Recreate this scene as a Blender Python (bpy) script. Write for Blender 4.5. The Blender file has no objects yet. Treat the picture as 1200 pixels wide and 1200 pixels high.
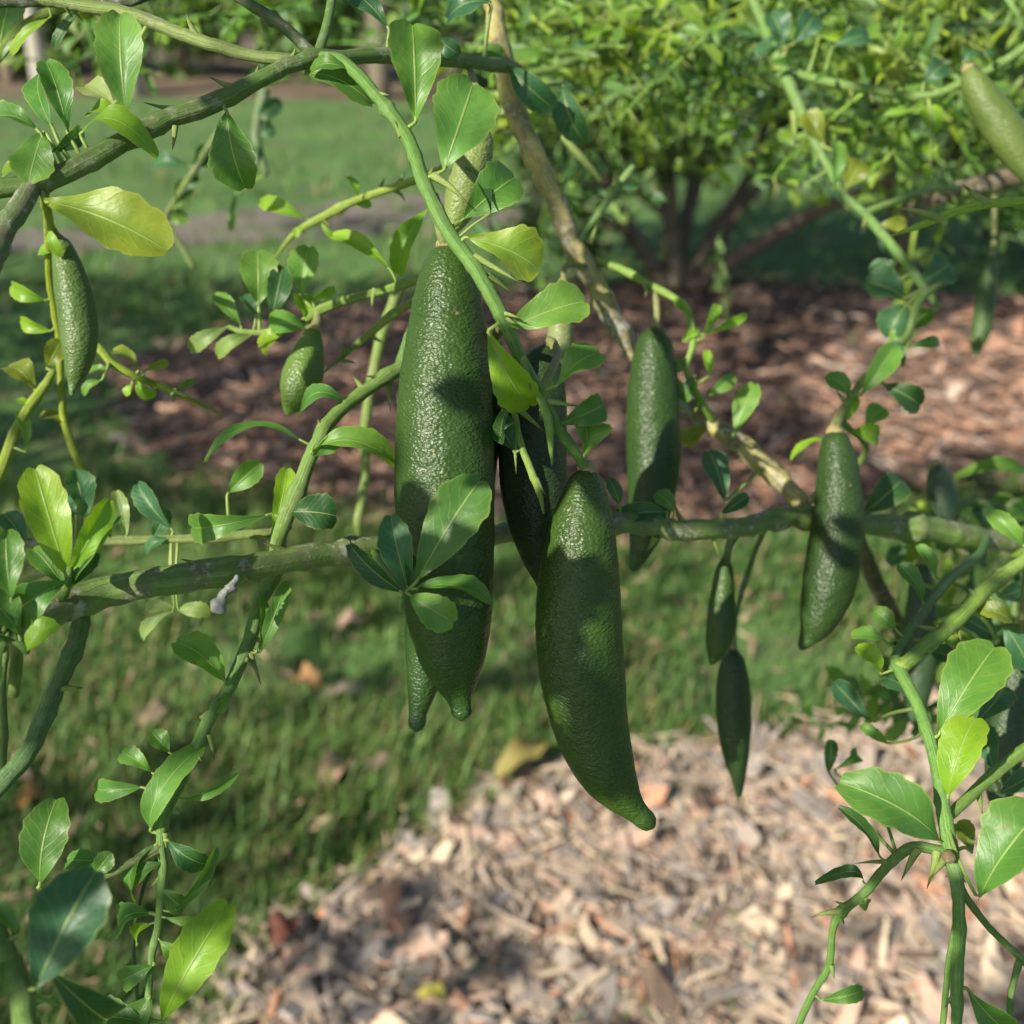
import bpy, math, random
import numpy as np
from mathutils import Vector, Matrix, noise as mnoise

# ------------------------------------------------------------------ camera, sky, sun, exposure
scene = bpy.context.scene
COL = scene.collection
PITCH = math.radians(27.0)
CAM = np.array((0.0, 0.0, 1.25))
FPX = 600.0 / math.tan(math.radians(25.0))          # focal length in photo pixels
FOCUS = 0.292
cd = bpy.data.cameras.new('camera')
cd.sensor_width = 36.0
cd.lens = 18.0 / math.tan(math.radians(25.0))
cd.clip_start = 0.01
cd.clip_end = 400.0
cd.dof.use_dof = True
cd.dof.focus_distance = FOCUS
cd.dof.aperture_fstop = 12.5
cam = bpy.data.objects.new('camera', cd)
cam.location = CAM
cam.rotation_euler = (math.radians(90) - PITCH, 0, 0)
COL.objects.link(cam)
scene.camera = cam

SUN_EL, SUN_LEFT = math.radians(35), math.radians(44)   # height; angle to the left of straight behind the camera
SUNV = np.array((-math.sin(SUN_LEFT) * math.cos(SUN_EL), -math.cos(SUN_LEFT) * math.cos(SUN_EL), math.sin(SUN_EL)))
world = bpy.data.worlds.new('World')
scene.world = world
world.use_nodes = True
wn = world.node_tree
bg = wn.nodes['Background']
sky = wn.nodes.new('ShaderNodeTexSky')
sky.sky_type = 'NISHITA'
sky.sun_disc = False
sky.sun_elevation = SUN_EL
sky.sun_rotation = math.atan2(SUNV[0], SUNV[1])
wn.links.new(sky.outputs[0], bg.inputs[0])
bg.inputs[1].default_value = 0.085
sd = bpy.data.lights.new('sun', 'SUN')
sd.energy = 5.0
sd.angle = math.radians(0.53)
sd.color = (1.0, 0.93, 0.79)
sun = bpy.data.objects.new('sun', sd)
sun.rotation_euler = Vector(SUNV).to_track_quat('Z', 'Y').to_euler()
sun.location = (-3, -3, 6)
COL.objects.link(sun)
scene.view_settings.view_transform = 'Standard'
scene.view_settings.look = 'None'
scene.view_settings.gamma = 1.0
scene.view_settings.use_curve_mapping = False
scene.view_settings.exposure = 0.95
scene.render.engine = 'CYCLES'
scene.cycles.use_denoising = True
scene.cycles.max_bounces = 8
scene.cycles.transparent_max_bounces = 8

# ------------------------------------------------------------------ helpers
RX = np.array((1.0, 0, 0))
UP = np.array((0.0, math.sin(PITCH), math.cos(PITCH)))
FW = np.array((0.0, math.cos(PITCH), -math.sin(PITCH)))
rng = np.random.default_rng(7)
random.seed(7)


def P(px, py, z):
    """world point seen at photo pixel (px, py), z metres along the view axis"""
    return CAM + RX * ((px - 600) / FPX * z) + UP * (-(py - 600) / FPX * z) + FW * z


def G(px, py, h=0.0):
    d = RX * ((px - 600) / FPX) - UP * ((py - 600) / FPX) + FW
    return CAM + d * ((h - CAM[2]) / d[2])


def PV(px, py, Y):
    d = RX * ((px - 600) / FPX) - UP * ((py - 600) / FPX) + FW
    return CAM + d * (Y / d[1])


def project(p):
    q = np.asarray(p) - CAM
    z = q @ FW
    return 600 + FPX * (q @ RX) / z, 600 - FPX * (q @ UP) / z, z


def nrm(v):
    v = np.asarray(v, float)
    return v / max(np.linalg.norm(v), 1e-12)


def mesh_np(name, V, F, mat, tint=None, uv=None, smooth=True):
    """V (n,3), F (m,k) with one k; tint (n,4) or (4,); uv (n,2)"""
    V = np.ascontiguousarray(V, np.float32)
    F = np.ascontiguousarray(F, np.int32)
    me = bpy.data.meshes.new(name)
    n, (m, k) = len(V), F.shape
    me.vertices.add(n)
    me.vertices.foreach_set('co', V.ravel())
    me.loops.add(m * k)
    me.loops.foreach_set('vertex_index', F.ravel())
    me.polygons.add(m)
    me.polygons.foreach_set('loop_start', np.arange(0, m * k, k, dtype=np.int32))
    me.polygons.foreach_set('loop_total', np.full(m, k, np.int32))
    me.polygons.foreach_set('use_smooth', np.full(m, smooth))
    if uv is not None:
        u = me.uv_layers.new(name='UVMap')
        u.data.foreach_set('uv', np.ascontiguousarray(np.asarray(uv, np.float32)[F.ravel()]).ravel())
    if tint is not None:
        t = np.asarray(tint, np.float32)
        if t.ndim == 1:
            t = np.tile(t, (n, 1))
        a = me.color_attributes.new('tint', 'FLOAT_COLOR', 'POINT')
        a.data.foreach_set('color', np.ascontiguousarray(t).ravel())
    me.update(calc_edges=True)
    me.validate()
    if mat:
        me.materials.append(mat)
    return me


WLOC = {}


def link(name, data, loc=(0, 0, 0), parent=None, kind=None, label=None, cat=None, group=None):
    o = bpy.data.objects.new(name, data)
    o.location = loc
    if parent is not None:
        o.parent = parent
        o.matrix_parent_inverse = Matrix.Translation(-Vector(WLOC[parent.name]))
    COL.objects.link(o)
    WLOC[o.name] = tuple(float(x) for x in loc)
    if kind:
        o['kind'] = kind
    if label:
        o['label'] = label
    if cat:
        o['category'] = cat
    if group:
        o['group'] = group
    return o


def catmull(pts, n):
    """n samples through the rows of pts (any width), uniform in arc length of the first three columns"""
    p = np.asarray(pts, float)
    if len(p) == 2:
        p = np.array([p[0], (p[0] + p[1]) / 2, p[1]])
    q = np.vstack([2 * p[0] - p[1], p, 2 * p[-1] - p[-2]])
    out = []
    for i in range(1, len(q) - 2):
        t = np.linspace(0, 1, 24, endpoint=False)[:, None]
        a, b, c, d = q[i - 1], q[i], q[i + 1], q[i + 2]
        out.append(0.5 * (2 * b + (c - a) * t + (2 * a - 5 * b + 4 * c - d) * t ** 2 + (3 * b - a - 3 * c + d) * t ** 3))
    out.append(q[-2][None])
    s = np.vstack(out)
    L = np.r_[0, np.cumsum(np.linalg.norm(np.diff(s[:, :3], axis=0), axis=1))]
    u = np.linspace(0, L[-1], n)
    return np.stack([np.interp(u, L, s[:, j]) for j in range(s.shape[1])], 1)


def frames(c):
    T = np.gradient(c, axis=0)
    T /= np.maximum(np.linalg.norm(T, axis=1), 1e-12)[:, None]
    ref = np.array((0.3, -0.8, 0.5))
    N = ref - (T @ ref)[:, None] * T
    for i in range(1, len(N)):
        v = N[i - 1] - (N[i - 1] @ T[i]) * T[i]
        N[i] = nrm(v)
    N[0] = nrm(N[0])
    return T, N, np.cross(T, N)


def tube(c, r, sides=10, cap=True, wob=0.0, seed=0):
    """vertices and quads of a tube round the centre line c with radius r (array); closed at both ends by shrinking rings"""
    c = np.asarray(c, float)
    r = np.broadcast_to(np.asarray(r, float), (len(c),)).copy()
    if cap:
        T0, T1 = nrm(c[1] - c[0]), nrm(c[-1] - c[-2])
        c = np.vstack([c[0] - T0 * r[0] * .5, c, c[-1] + T1 * r[-1] * .5])
        r = np.r_[r[0] * .35, r, r[-1] * .35]
        c = np.vstack([c[0] - T0 * r[0] * .2, c, c[-1] + T1 * r[-1] * .2])
        r = np.r_[r[0] * .03, r, r[-1] * .03]
    T, N, B = frames(c)
    a = np.linspace(0, 2 * np.pi, sides, endpoint=False)
    rr = r[:, None] * np.ones(sides)
    if wob:
        g = np.random.default_rng(seed)
        w = g.normal(0, 1, (len(c), sides))
        for _ in range(2):
            w = (w + np.roll(w, 1, 0) + np.roll(w, -1, 0) + np.roll(w, 1, 1) + np.roll(w, -1, 1)) / 5
        rr = rr * (1 + wob * 3 * w)
    V = c[:, None] + rr[..., None] * (np.cos(a)[None, :, None] * N[:, None] + np.sin(a)[None, :, None] * B[:, None])
    n = len(c)
    i, j = np.meshgrid(np.arange(n - 1), np.arange(sides), indexing='ij')
    j2 = (j + 1) % sides
    F = np.stack([i * sides + j, i * sides + j2, (i + 1) * sides + j2, (i + 1) * sides + j], -1).reshape(-1, 4)
    uv = np.stack([np.tile(np.arange(sides) / sides, (n, 1)), np.tile(np.linspace(0, 1, n)[:, None], (1, sides))], -1).reshape(-1, 2)
    return V.reshape(-1, 3), F, uv


class Join:
    def __init__(s):
        s.V, s.F, s.T, s.U, s.n = [], [], [], [], 0

    def add(s, V, F, tint, uv=None):
        V = np.asarray(V)
        s.V.append(V)
        s.F.append(np.asarray(F) + s.n)
        t = np.asarray(tint, float)
        s.T.append(np.tile(t, (len(V), 1)) if t.ndim == 1 else t)
        s.U.append(np.zeros((len(V), 2)) if uv is None else uv)
        s.n += len(V)

    def mesh(s, name, mat, origin=(0, 0, 0), smooth=True):
        return mesh_np(name, np.vstack(s.V) - np.asarray(origin), np.vstack(s.F), mat, np.vstack(s.T), np.vstack(s.U), smooth)


# ------------------------------------------------------------------ materials
class NT:
    def __init__(s, name):
        s.m = bpy.data.materials.new(name)
        s.m.use_nodes = True
        s.t = s.m.node_tree
        s.t.nodes.clear()
        s.out = s.n('ShaderNodeOutputMaterial')

    def n(s, kind, **kw):
        x = s.t.nodes.new(kind)
        for k, v in kw.items():
            setattr(x, k, v)
        return x

    def l(s, a, b):
        s.t.links.new(a, b)

    def put(s, sock, v):
        if hasattr(v, 'is_output') or isinstance(v, bpy.types.NodeSocket):
            s.l(v, sock)
        else:
            sock.default_value = v

    def math(s, op, a, b=None, c=None, clamp=False):
        x = s.n('ShaderNodeMath', operation=op, use_clamp=clamp)
        s.put(x.inputs[0], a)
        if b is not None:
            s.put(x.inputs[1], b)
        if c is not None:
            s.put(x.inputs[2], c)
        return x.outputs[0]

    def mix(s, f, a, b, mode='MIX'):
        x = s.n('ShaderNodeMix', data_type='RGBA', blend_type=mode)
        s.put(x.inputs[0], f)
        s.put(x.inputs[6], a)
        s.put(x.inputs[7], b)
        return x.outputs[2]

    def noise(s, vec, scale, detail=3, rough=.55, dist=0.0):
        x = s.n('ShaderNodeTexNoise')
        if vec is not None:
            s.l(vec, x.inputs['Vector'])
        x.inputs['Scale'].default_value = scale
        x.inputs['Detail'].default_value = detail
        x.inputs['Roughness'].default_value = rough
        x.inputs['Distortion'].default_value = dist
        return x.outputs['Fac']

    def ramp(s, v, lo, hi, a=0.0, b=1.0):
        x = s.n('ShaderNodeMapRange', interpolation_type='SMOOTHSTEP')
        s.put(x.inputs[0], v)
        for i, q in enumerate((lo, hi, a, b)):
            s.put(x.inputs[i + 1], q)
        return x.outputs[0]

    def bump(s, h, strength, dist, normal=None):
        x = s.n('ShaderNodeBump')
        x.inputs['Strength'].default_value = strength
        x.inputs['Distance'].default_value = dist
        s.l(h, x.inputs['Height'])
        if normal:
            s.l(normal, x.inputs['Normal'])
        return x.outputs[0]

    def principled(s, color, rough, normal=None, spec=.5, **kw):
        x = s.n('ShaderNodeBsdfPrincipled')
        s.put(x.inputs['Base Color'], color)
        s.put(x.inputs['Roughness'], rough)
        x.inputs['Specular IOR Level'].default_value = spec
        if normal:
            s.l(normal, x.inputs['Normal'])
        for k, v in kw.items():
            x.inputs[k].default_value = v
        return x.outputs[0]

    def done(s, sh):
        s.l(sh, s.out.inputs['Surface'])
        return s.m


def rgb(c):
    return (c[0], c[1], c[2], 1.0)


def mat_leaf():
    k = NT('leaf_skin')
    at = k.n('ShaderNodeAttribute', attribute_name='tint')
    tc = k.n('ShaderNodeTexCoord')
    sep = k.n('ShaderNodeSeparateXYZ')
    k.l(tc.outputs['UV'], sep.inputs[0])
    u, v = sep.outputs[0], sep.outputs[1]
    m = k.math('MULTIPLY', k.math('ABSOLUTE', k.math('SUBTRACT', u, .5)), 2.0)
    midw = k.math('MULTIPLY_ADD', v, -.055, .085)
    mid = k.ramp(m, 0.015, midw, 1.0, 0.0)
    obj = tc.outputs['Object']
    n0 = k.noise(obj, 120, 2, .5)
    ph = k.math('MULTIPLY', k.math('MULTIPLY_ADD', m, -.30, v), 8.0 * 6.2832)
    sv = k.math('POWER', k.math('MULTIPLY_ADD', k.math('SINE', k.math('ADD', ph, k.math('MULTIPLY', n0, 9.0))), .5, .5), 14.0)
    n1 = k.noise(obj, 160, 4, .6)
    n2 = k.noise(obj, 900, 3, .6)
    base = k.mix(1.0, at.outputs['Color'], k.mix(n1, rgb((.60, .68, .62)), rgb((1.42, 1.32, 1.3))), 'MULTIPLY')
    # yellowing from the margin and the tip, amount in the attribute's alpha
    ym = k.ramp(k.math('ADD', k.math('MULTIPLY_ADD', v, .55, k.math('MULTIPLY', m, .35)), k.math('MULTIPLY_ADD', n1, .7, -.45)), .25, .75)
    base = k.mix(k.math('MULTIPLY', ym, at.outputs['Alpha']), base, rgb((.31, .33, .035)))
    vein = k.mix(.4, base, rgb((.34, .44, .12)))
    col = k.mix(k.math('MULTIPLY', sv, .22), base, vein)
    col = k.mix(k.math('MULTIPLY', mid, .75), col, rgb((.32, .42, .12)))
    col = k.mix(k.math('MULTIPLY', k.ramp(m, .90, .985), .35), col, rgb((.34, .40, .10)))
    spot = k.ramp(n2, .66, .73)
    col = k.mix(k.math('MULTIPLY', spot, .35), col, rgb((.30, .28, .16)))
    n4 = k.noise(obj, 330, 3, .7)
    col = k.mix(k.math('MULTIPLY', k.ramp(n4, .66, .71), .55), col, rgb((.20, .15, .06)))
    vs = k.n('ShaderNodeTexVoronoi')
    k.l(obj, vs.inputs['Vector'])
    vs.inputs['Scale'].default_value = 620
    n5 = k.noise(obj, 70, 2, .5)
    dots = k.math('MULTIPLY', k.ramp(vs.outputs['Distance'], .10, .20, 1.0, 0.0), k.ramp(n5, .54, .66))
    col = k.mix(k.math('MULTIPLY', dots, .6), col, rgb((.45, .46, .40)))
    h = k.math('ADD', k.math('MULTIPLY', mid, -.6), k.math('MULTIPLY_ADD', sv, -.12, k.math('ADD', k.math('MULTIPLY', n2, .30), k.math('MULTIPLY', n0, 2.6))))
    nb = k.bump(h, .5, .0005)
    rough = k.math('MULTIPLY_ADD', n1, .25, .30)
    a = k.principled(col, rough, nb, .45)
    tr = k.n('ShaderNodeBsdfTranslucent')
    k.l(k.mix(1.0, col, rgb((1.5, 1.4, .40)), 'MULTIPLY'), tr.inputs[0])
    k.l(nb, tr.inputs[1])
    mx = k.n('ShaderNodeMixShader')
    mx.inputs[0].default_value = .42
    k.l(a, mx.inputs[1])
    k.l(tr.outputs[0], mx.inputs[2])
    return k.done(mx.outputs[0])


def mat_fruit():
    k = NT('finger_lime_skin')
    at = k.n('ShaderNodeAttribute', attribute_name='tint')
    tc = k.n('ShaderNodeTexCoord')
    mp = k.n('ShaderNodeMapping')
    mp.inputs['Scale'].default_value = (1, 1, 1.5)
    k.l(tc.outputs['Object'], mp.inputs[0])
    vec = mp.outputs[0]
    # wandering of the cells
    wn_ = k.n('ShaderNodeTexNoise')
    k.l(vec, wn_.inputs['Vector'])
    wn_.inputs['Scale'].default_value = 650
    wn_.inputs['Detail'].default_value = 2
    vm = k.n('ShaderNodeVectorMath', operation='MULTIPLY_ADD')
    k.l(wn_.outputs['Color'], vm.inputs[0])
    vm.inputs[1].default_value = (.0008, .0008, .0008)
    k.l(vec, vm.inputs[2])
    vo = k.n('ShaderNodeTexVoronoi', feature='SMOOTH_F1')
    k.l(vm.outputs[0], vo.inputs['Vector'])
    vo.inputs['Scale'].default_value = 1020
    vo.inputs['Smoothness'].default_value = .35
    d = vo.outputs['Distance']
    n1 = k.noise(tc.outputs['Object'], 55, 4, .6)
    n2 = k.noise(tc.outputs['Object'], 1500, 2, .6)
    base = k.mix(1.0, at.outputs['Color'], k.mix(n1, rgb((.50, .58, .55)), rgb((1.6, 1.48, 1.3))), 'MULTIPLY')
    col = k.mix(k.ramp(d, .05, .34, .26, 0.0), base, rgb((.11, .18, .03)))       # paler oil glands
    col = k.mix(k.math('MULTIPLY', k.ramp(n1, .66, .74), .25), col, rgb((.20, .22, .06)))
    sc = k.noise(tc.outputs['Object'], 130, 3, .7)
    col = k.mix(k.math('MULTIPLY', k.ramp(sc, .70, .74), .6), col, rgb((.26, .20, .09)))
    mp2 = k.n('ShaderNodeMapping')
    mp2.inputs['Scale'].default_value = (1, 1, 2.4)
    k.l(tc.outputs['Object'], mp2.inputs[0])
    wr = k.noise(mp2.outputs[0], 300, 3, .55, .6)
    h = k.math('ADD', k.math('MULTIPLY_ADD', wr, 1.5, k.math('MULTIPLY', d, -.85)), k.math('MULTIPLY', n2, .12))
    nb = k.bump(h, .8, .00036)
    nb2 = k.bump(n1, .3, .004, nb)
    return k.done(k.principled(col, k.math('MULTIPLY_ADD', n1, .16, .30), nb2, .31))


def mat_bark():
    """tint = colour of the rind, alpha = how far it has turned to grey, lichened bark"""
    k = NT('stem_bark')
    at = k.n('ShaderNodeAttribute', attribute_name='tint')
    tc = k.n('ShaderNodeTexCoord')
    o = tc.outputs['Object']
    n1 = k.noise(o, 90, 4, .6, .4)
    n2 = k.noise(o, 420, 4, .65)
    n3 = k.noise(o, 1400, 3, .6)
    mp = k.n('ShaderNodeMapping')
    mp.inputs['Scale'].default_value = (26, 5, 1)
    k.l(tc.outputs['UV'], mp.inputs[0])
    st = k.noise(mp.outputs[0], 1.0, 4, .65, .3)
    base = k.mix(1.0, at.outputs['Color'], k.mix(n2, rgb((.62, .66, .6)), rgb((1.38, 1.3, 1.3))), 'MULTIPLY')
    base = k.mix(1.0, base, k.mix(k.ramp(st, .3, .7), rgb((.74, .78, .72)), rgb((1.26, 1.22, 1.2))), 'MULTIPLY')
    al = at.outputs['Alpha']
    brown = k.math('MULTIPLY', k.ramp(k.math('MULTIPLY_ADD', st, .35, k.math('MULTIPLY', n1, .65)), .44, .56), al)
    col = k.mix(brown, base, k.mix(n2, rgb((.055, .045, .032)), rgb((.22, .18, .12))))
    lich = k.math('MULTIPLY', k.ramp(k.math('MULTIPLY_ADD', n2, .55, k.math('MULTIPLY', n1, .5)), .56, .63), al)
    col = k.mix(k.math('MULTIPLY', lich, .75), col, rgb((.34, .38, .34)))
    spot = k.math('MULTIPLY', k.ramp(n3, .66, .72), .5)
    col = k.mix(spot, col, rgb((.28, .27, .17)))
    h = k.math('ADD', k.math('ADD', n2, k.math('MULTIPLY', st, 1.3)), k.math('MULTIPLY', n3, .5))
    nb = k.bump(h, .6, .0007)
    return k.done(k.principled(col, .55, nb, .3))


def mat_tint(name, rough=.8, nscale=200, lo=.6, hi=1.4, spec=.25, bump=.3, bd=.001, rnd=True, transl=0.0):
    k = NT(name)
    at = k.n('ShaderNodeAttribute', attribute_name='tint')
    tc = k.n('ShaderNodeTexCoord')
    n1 = k.noise(tc.outputs['Object'], nscale, 4, .6)
    col = k.mix(1.0, at.outputs['Color'], k.mix(n1, rgb((lo, lo, lo)), rgb((hi, hi, hi))), 'MULTIPLY')
    if rnd:
        oi = k.n('ShaderNodeObjectInfo')
        f = oi.outputs['Random']
        col = k.mix(1.0, col, k.mix(f, rgb((.72, .70, .70)), rgb((1.25, 1.2, 1.15))), 'MULTIPLY')
    nb = k.bump(n1, bump, bd)
    sh = k.principled(col, rough, nb, spec)
    if transl:
        tr = k.n('ShaderNodeBsdfTranslucent')
        k.l(k.mix(1.0, col, rgb((1.15, 1.15, .6)), 'MULTIPLY'), tr.inputs[0])
        mx = k.n('ShaderNodeMixShader')
        mx.inputs[0].default_value = transl
        k.l(sh, mx.inputs[1])
        k.l(tr.outputs[0], mx.inputs[2])
        sh = mx.outputs[0]
    return k.done(sh)


def mat_soil(name, cols, scales=(3, 14, 70), bd=.02):
    k = NT(name)
    tc = k.n('ShaderNodeTexCoord')
    o = tc.outputs['Object']
    a, b, c = (k.noise(o, s, 5, .62) for s in scales)
    col = k.mix(k.ramp(a, .38, .62), rgb(cols[0]), rgb(cols[1]))
    col = k.mix(k.ramp(b, .46, .66), col, rgb(cols[2]))
    col = k.mix(1.0, col, k.mix(c, rgb((.55, .55, .55)), rgb((1.45, 1.45, 1.45))), 'MULTIPLY')
    nb = k.bump(k.math('ADD', b, c), .8, bd)
    return k.done(k.principled(col, .9, nb, .2))


M_LEAF, M_FRUIT, M_BARK = mat_leaf(), mat_fruit(), mat_bark()
M_CHIP = mat_tint('wood_chip_grain', .85, 260, .55, 1.4, .2, .5, .002)
M_CHIPS = mat_tint('mulch_grain', .88, 120, .5, 1.45, .2, .5, .002, rnd=False)
M_GRASS = mat_tint('grass_blade', .55, 25, .7, 1.3, .3, .1, .001, rnd=False, transl=.3)
M_DRY = mat_tint('dry_leaf', .7, 150, .6, 1.35, .3, .4, .001, transl=.2)
M_LAWN = mat_soil('lawn_turf', ((.062, .130, .036), (.095, .180, .048), (.10, .125, .055)), (1.1, 5, 42))
M_MULCH = mat_soil('mulch_bed_soil', ((.060, .043, .033), (.10, .073, .056), (.14, .10, .078)), (2, 17, 95))
M_PATH = mat_soil('bare_soil', ((.15, .13, .11), (.18, .155, .13), (.09, .11, .05)), (1, 4, 50))
M_LITTER = mat_soil('leaf_litter_soil', ((.10, .072, .05), (.16, .115, .08), (.05, .06, .03)), (.5, 2.5, 20))

# ------------------------------------------------------------------ ground
def sheet(name, poly, z, mat, sub=0):
    V = np.array([(x, y, z) for x, y in poly])
    me = bpy.data.meshes.new(name)
    me.from_pydata([tuple(v) for v in V], [], [list(range(len(V)))])
    me.materials.append(mat)
    return link(name, me, kind='structure')


def ground_poly(px):
    return [tuple(G(x, y)[:2]) for x, y in px]


def smooth_poly(poly, amp, seed):
    """finer, uneven edge"""
    g = np.random.default_rng(seed)
    p = np.asarray(poly)
    out = []
    for i in range(len(p)):
        a, b = p[i], p[(i + 1) % len(p)]
        n = max(2, min(40, int(np.linalg.norm(b - a) / .07)))
        nv = nrm(np.array((-(b - a)[1], (b - a)[0])))
        for t in np.linspace(0, 1, n, endpoint=False):
            out.append(a + (b - a) * t + nv * g.normal(0, amp) * (1 if 0 < t else 0))
    return [tuple(v) for v in out]


NEAR_BED_PX = [(255, 1215), (300, 1130), (370, 1075), (440, 1040), (490, 1000), (555, 950), (600, 925), (680, 905), (780, 888), (880, 874), (960, 856),
               (1040, 838), (1200, 800), (1500, 760), (1800, 900), (1900, 1500), (100, 1500)]
MID_BED_PX = [(130, 425), (220, 398), (330, 370), (450, 350), (600, 340), (780, 326), (950, 332), (1100, 346), (1300, 352), (1500, 400), (1500, 560),
              (1200, 560), (1030, 580), (900, 610), (700, 640), (550, 615), (400, 600), (250, 575), (150, 505)]
PATH_PX = [(-300, 282), (120, 268), (260, 248), (400, 236), (520, 228), (640, 226), (640, 258), (500, 270), (380, 280), (250, 286), (120, 292), (-300, 304)]
near_bed, mid_bed, path_poly = ground_poly(NEAR_BED_PX), ground_poly(MID_BED_PX), ground_poly(PATH_PX)
sheet('ground', [(-150, -60), (150, -60), (150, 300), (-150, 300)], 0.0, M_LAWN)
mulch_near = sheet('mulch_bed', smooth_poly(near_bed, .012, 1), .006, M_MULCH)
mulch_mid = sheet('mulch_bed', smooth_poly(mid_bed, .03, 2), .006, M_MULCH)
sheet('path', smooth_poly(path_poly, .04, 3), .004, M_PATH)
yy = G(600, 121)[1]
sheet('ground', [(-60, yy), (-3, yy + .4), (2, yy - .5), (60, yy + .6), (60, 90), (-60, 90)], .004, M_LITTER)


def inside(poly, X, Y):
    p = np.asarray(poly)
    r = np.zeros(len(X), bool)
    j = len(p) - 1
    for i in range(len(p)):
        xi, yi, xj, yj = *p[i], *p[j]
        c = ((yi > Y) != (yj > Y)) & (X < (xj - xi) * (Y - yi) / (yj - yi + 1e-12) + xi)
        r ^= c
        j = i
    return r


def sample_ground(n, x0, x1, y0, y1, seed):
    """ground points spread evenly over a rectangle of the picture's rays, so that the near ground gets more"""
    g = np.random.default_rng(seed)
    px, py = g.uniform(x0, x1, n), g.uniform(y0, y1, n)
    d = RX[None] * ((px - 600) / FPX)[:, None] - UP[None] * ((py - 600) / FPX)[:, None] + FW[None]
    t = -CAM[2] / d[:, 2]
    return (CAM + d * t[:, None])[:, :2]


def vnoise(X, Y, s, seed=0):
    return np.array([mnoise.noise((x * s + seed, y * s - seed, seed * .37)) for x, y in zip(X, Y)])


# --- grass blades (nobody could count them)
def grass():
    pts = np.vstack([sample_ground(90000, -250, 1450, 560, 1350, 11), sample_ground(14000, -250, 1450, 330, 600, 12), sample_ground(7000, -250, 1450, 130, 340, 13)])
    X, Y = pts[:, 0], pts[:, 1]
    g = np.random.default_rng(5)
    jx, jy = X + g.normal(0, .02, len(X)), Y + g.normal(0, .02, len(X))
    jf = g.normal(0, .05, len(X)) * (Y > 2.2)
    keep = ~(inside(near_bed, jx, jy) | inside(mid_bed, jx + jf, jy + jf) | (inside(path_poly, X, Y) & (g.random(len(X)) < .6)))
    stray = g.random(len(X)) < .012
    nz = vnoise(X, Y, 3.1, 3)
    keep &= g.random(len(X)) < np.clip(.80 + nz * 1.3, .08, 1)
    keep |= stray & (Y < 6)
    X, Y, nz = X[keep], Y[keep], nz[keep]
    n = len(X)
    nz2 = vnoise(X, Y, 1.2, 9)
    dist = np.hypot(Y, CAM[2])
    h = g.uniform(.020, .062, n) * (1 + .5 * nz2) * np.where(g.random(n) < .06, 1.7, 1) * np.clip(dist / 3.0, 1, 1.8)
    w = g.uniform(.0010, .0026, n) * np.clip(dist / 2.0, 1, 3.0)
    az = g.uniform(0, 2 * np.pi, n)
    lean = g.uniform(.15, 1.1, n) * h
    dx, dy = np.cos(az), np.sin(az)
    sx, sy = -dy * w, dx * w
    def row(t, k):
        cx, cy = X + dx * lean * t * t, Y + dy * lean * t * t
        z = h * (t - .12 * t * t)
        return np.stack([cx - sx * k, cy - sy * k, z], 1), np.stack([cx + sx * k, cy + sy * k, z], 1)
    a0, b0 = row(0, .8)
    a1, b1 = row(.5, 1)
    tip = np.stack([X + dx * lean, Y + dy * lean, h * .88], 1)
    V = np.stack([a0, b0, a1, b1, tip], 1).reshape(-1, 3)
    i = np.arange(n)[:, None] * 5
    F = np.stack([i + [0, 1, 3], i + [0, 3, 2], i + [2, 3, 4]], 1).reshape(-1, 3)
    mixv = np.clip(.5 + nz2 * .8 + g.normal(0, .25, n), 0, 1)[:, None]
    c = np.array((.055, .135, .030)) * (1 - mixv) + np.array((.120, .205, .048)) * mixv
    dry = g.random(n) < .13
    c[dry] = (.24, .19, .09)
    c *= g.uniform(.7, 1.3, (n, 1))
    c = np.repeat(np.hstack([c, np.zeros((n, 1))]), 5, 0)
    link('grass', mesh_np('grass', V, F, M_GRASS, c), kind='stuff', label='short green lawn grass growing beside the mulch', cat='grass')


grass()

# --- wood chips
CHIP_COLS = [((.38, .295, .22), 6), ((.32, .265, .22), 6), ((.25, .22, .20), 5), ((.48, .385, .28), 4), ((.38, .20, .125), 1.5), ((.13, .092, .067), 4), ((.40, .275, .21), 3)]
MULCH_COLS = [((.35, .205, .145), 5), ((.46, .25, .165), 4), ((.24, .155, .12), 4), ((.54, .34, .235), 3), ((.46, .36, .30), 2), ((.14, .09, .07), 3)]


def pick(cols, n, g):
    w = np.array([c[1] for c in cols], float)
    ix = g.choice(len(cols), n, p=w / w.sum())
    return np.array([cols[i][0] for i in ix])[:, :]


def chip_shape(g, L, W, T, bend):
    """bent, tapering splinter: 4 stations of 4 corners"""
    V = []
    s = np.linspace(-.5, .5, 4)
    wv = np.array((g.uniform(.25, .8), g.uniform(.85, 1.1), g.uniform(.8, 1.1), g.uniform(.15, .8)))
    tw = g.uniform(-.5, .5)
    for i in range(4):
        y = g.normal(0, .08) * W
        z = bend * (s[i] ** 2) * L
        a = tw * s[i]
        for cx, cz in ((-1, -1), (1, -1), (1, 1), (-1, 1)):
            lx, lz = cx * W * .5 * wv[i] * g.uniform(.85, 1.15), cz * T * .5 * g.uniform(.6, 1.2)
            V.append((s[i] * L + g.normal(0, .03) * L * .4, y + lx * math.cos(a) - lz * math.sin(a), z + lx * math.sin(a) + lz * math.cos(a)))
    F = []
    for i in range(3):
        for j in range(4):
            F.append((i * 4 + j, i * 4 + (j + 1) % 4, (i + 1) * 4 + (j + 1) % 4, (i + 1) * 4 + j))
    F += [(3, 2, 1, 0), (12, 13, 14, 15)]
    return np.array(V), np.array(F)


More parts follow.
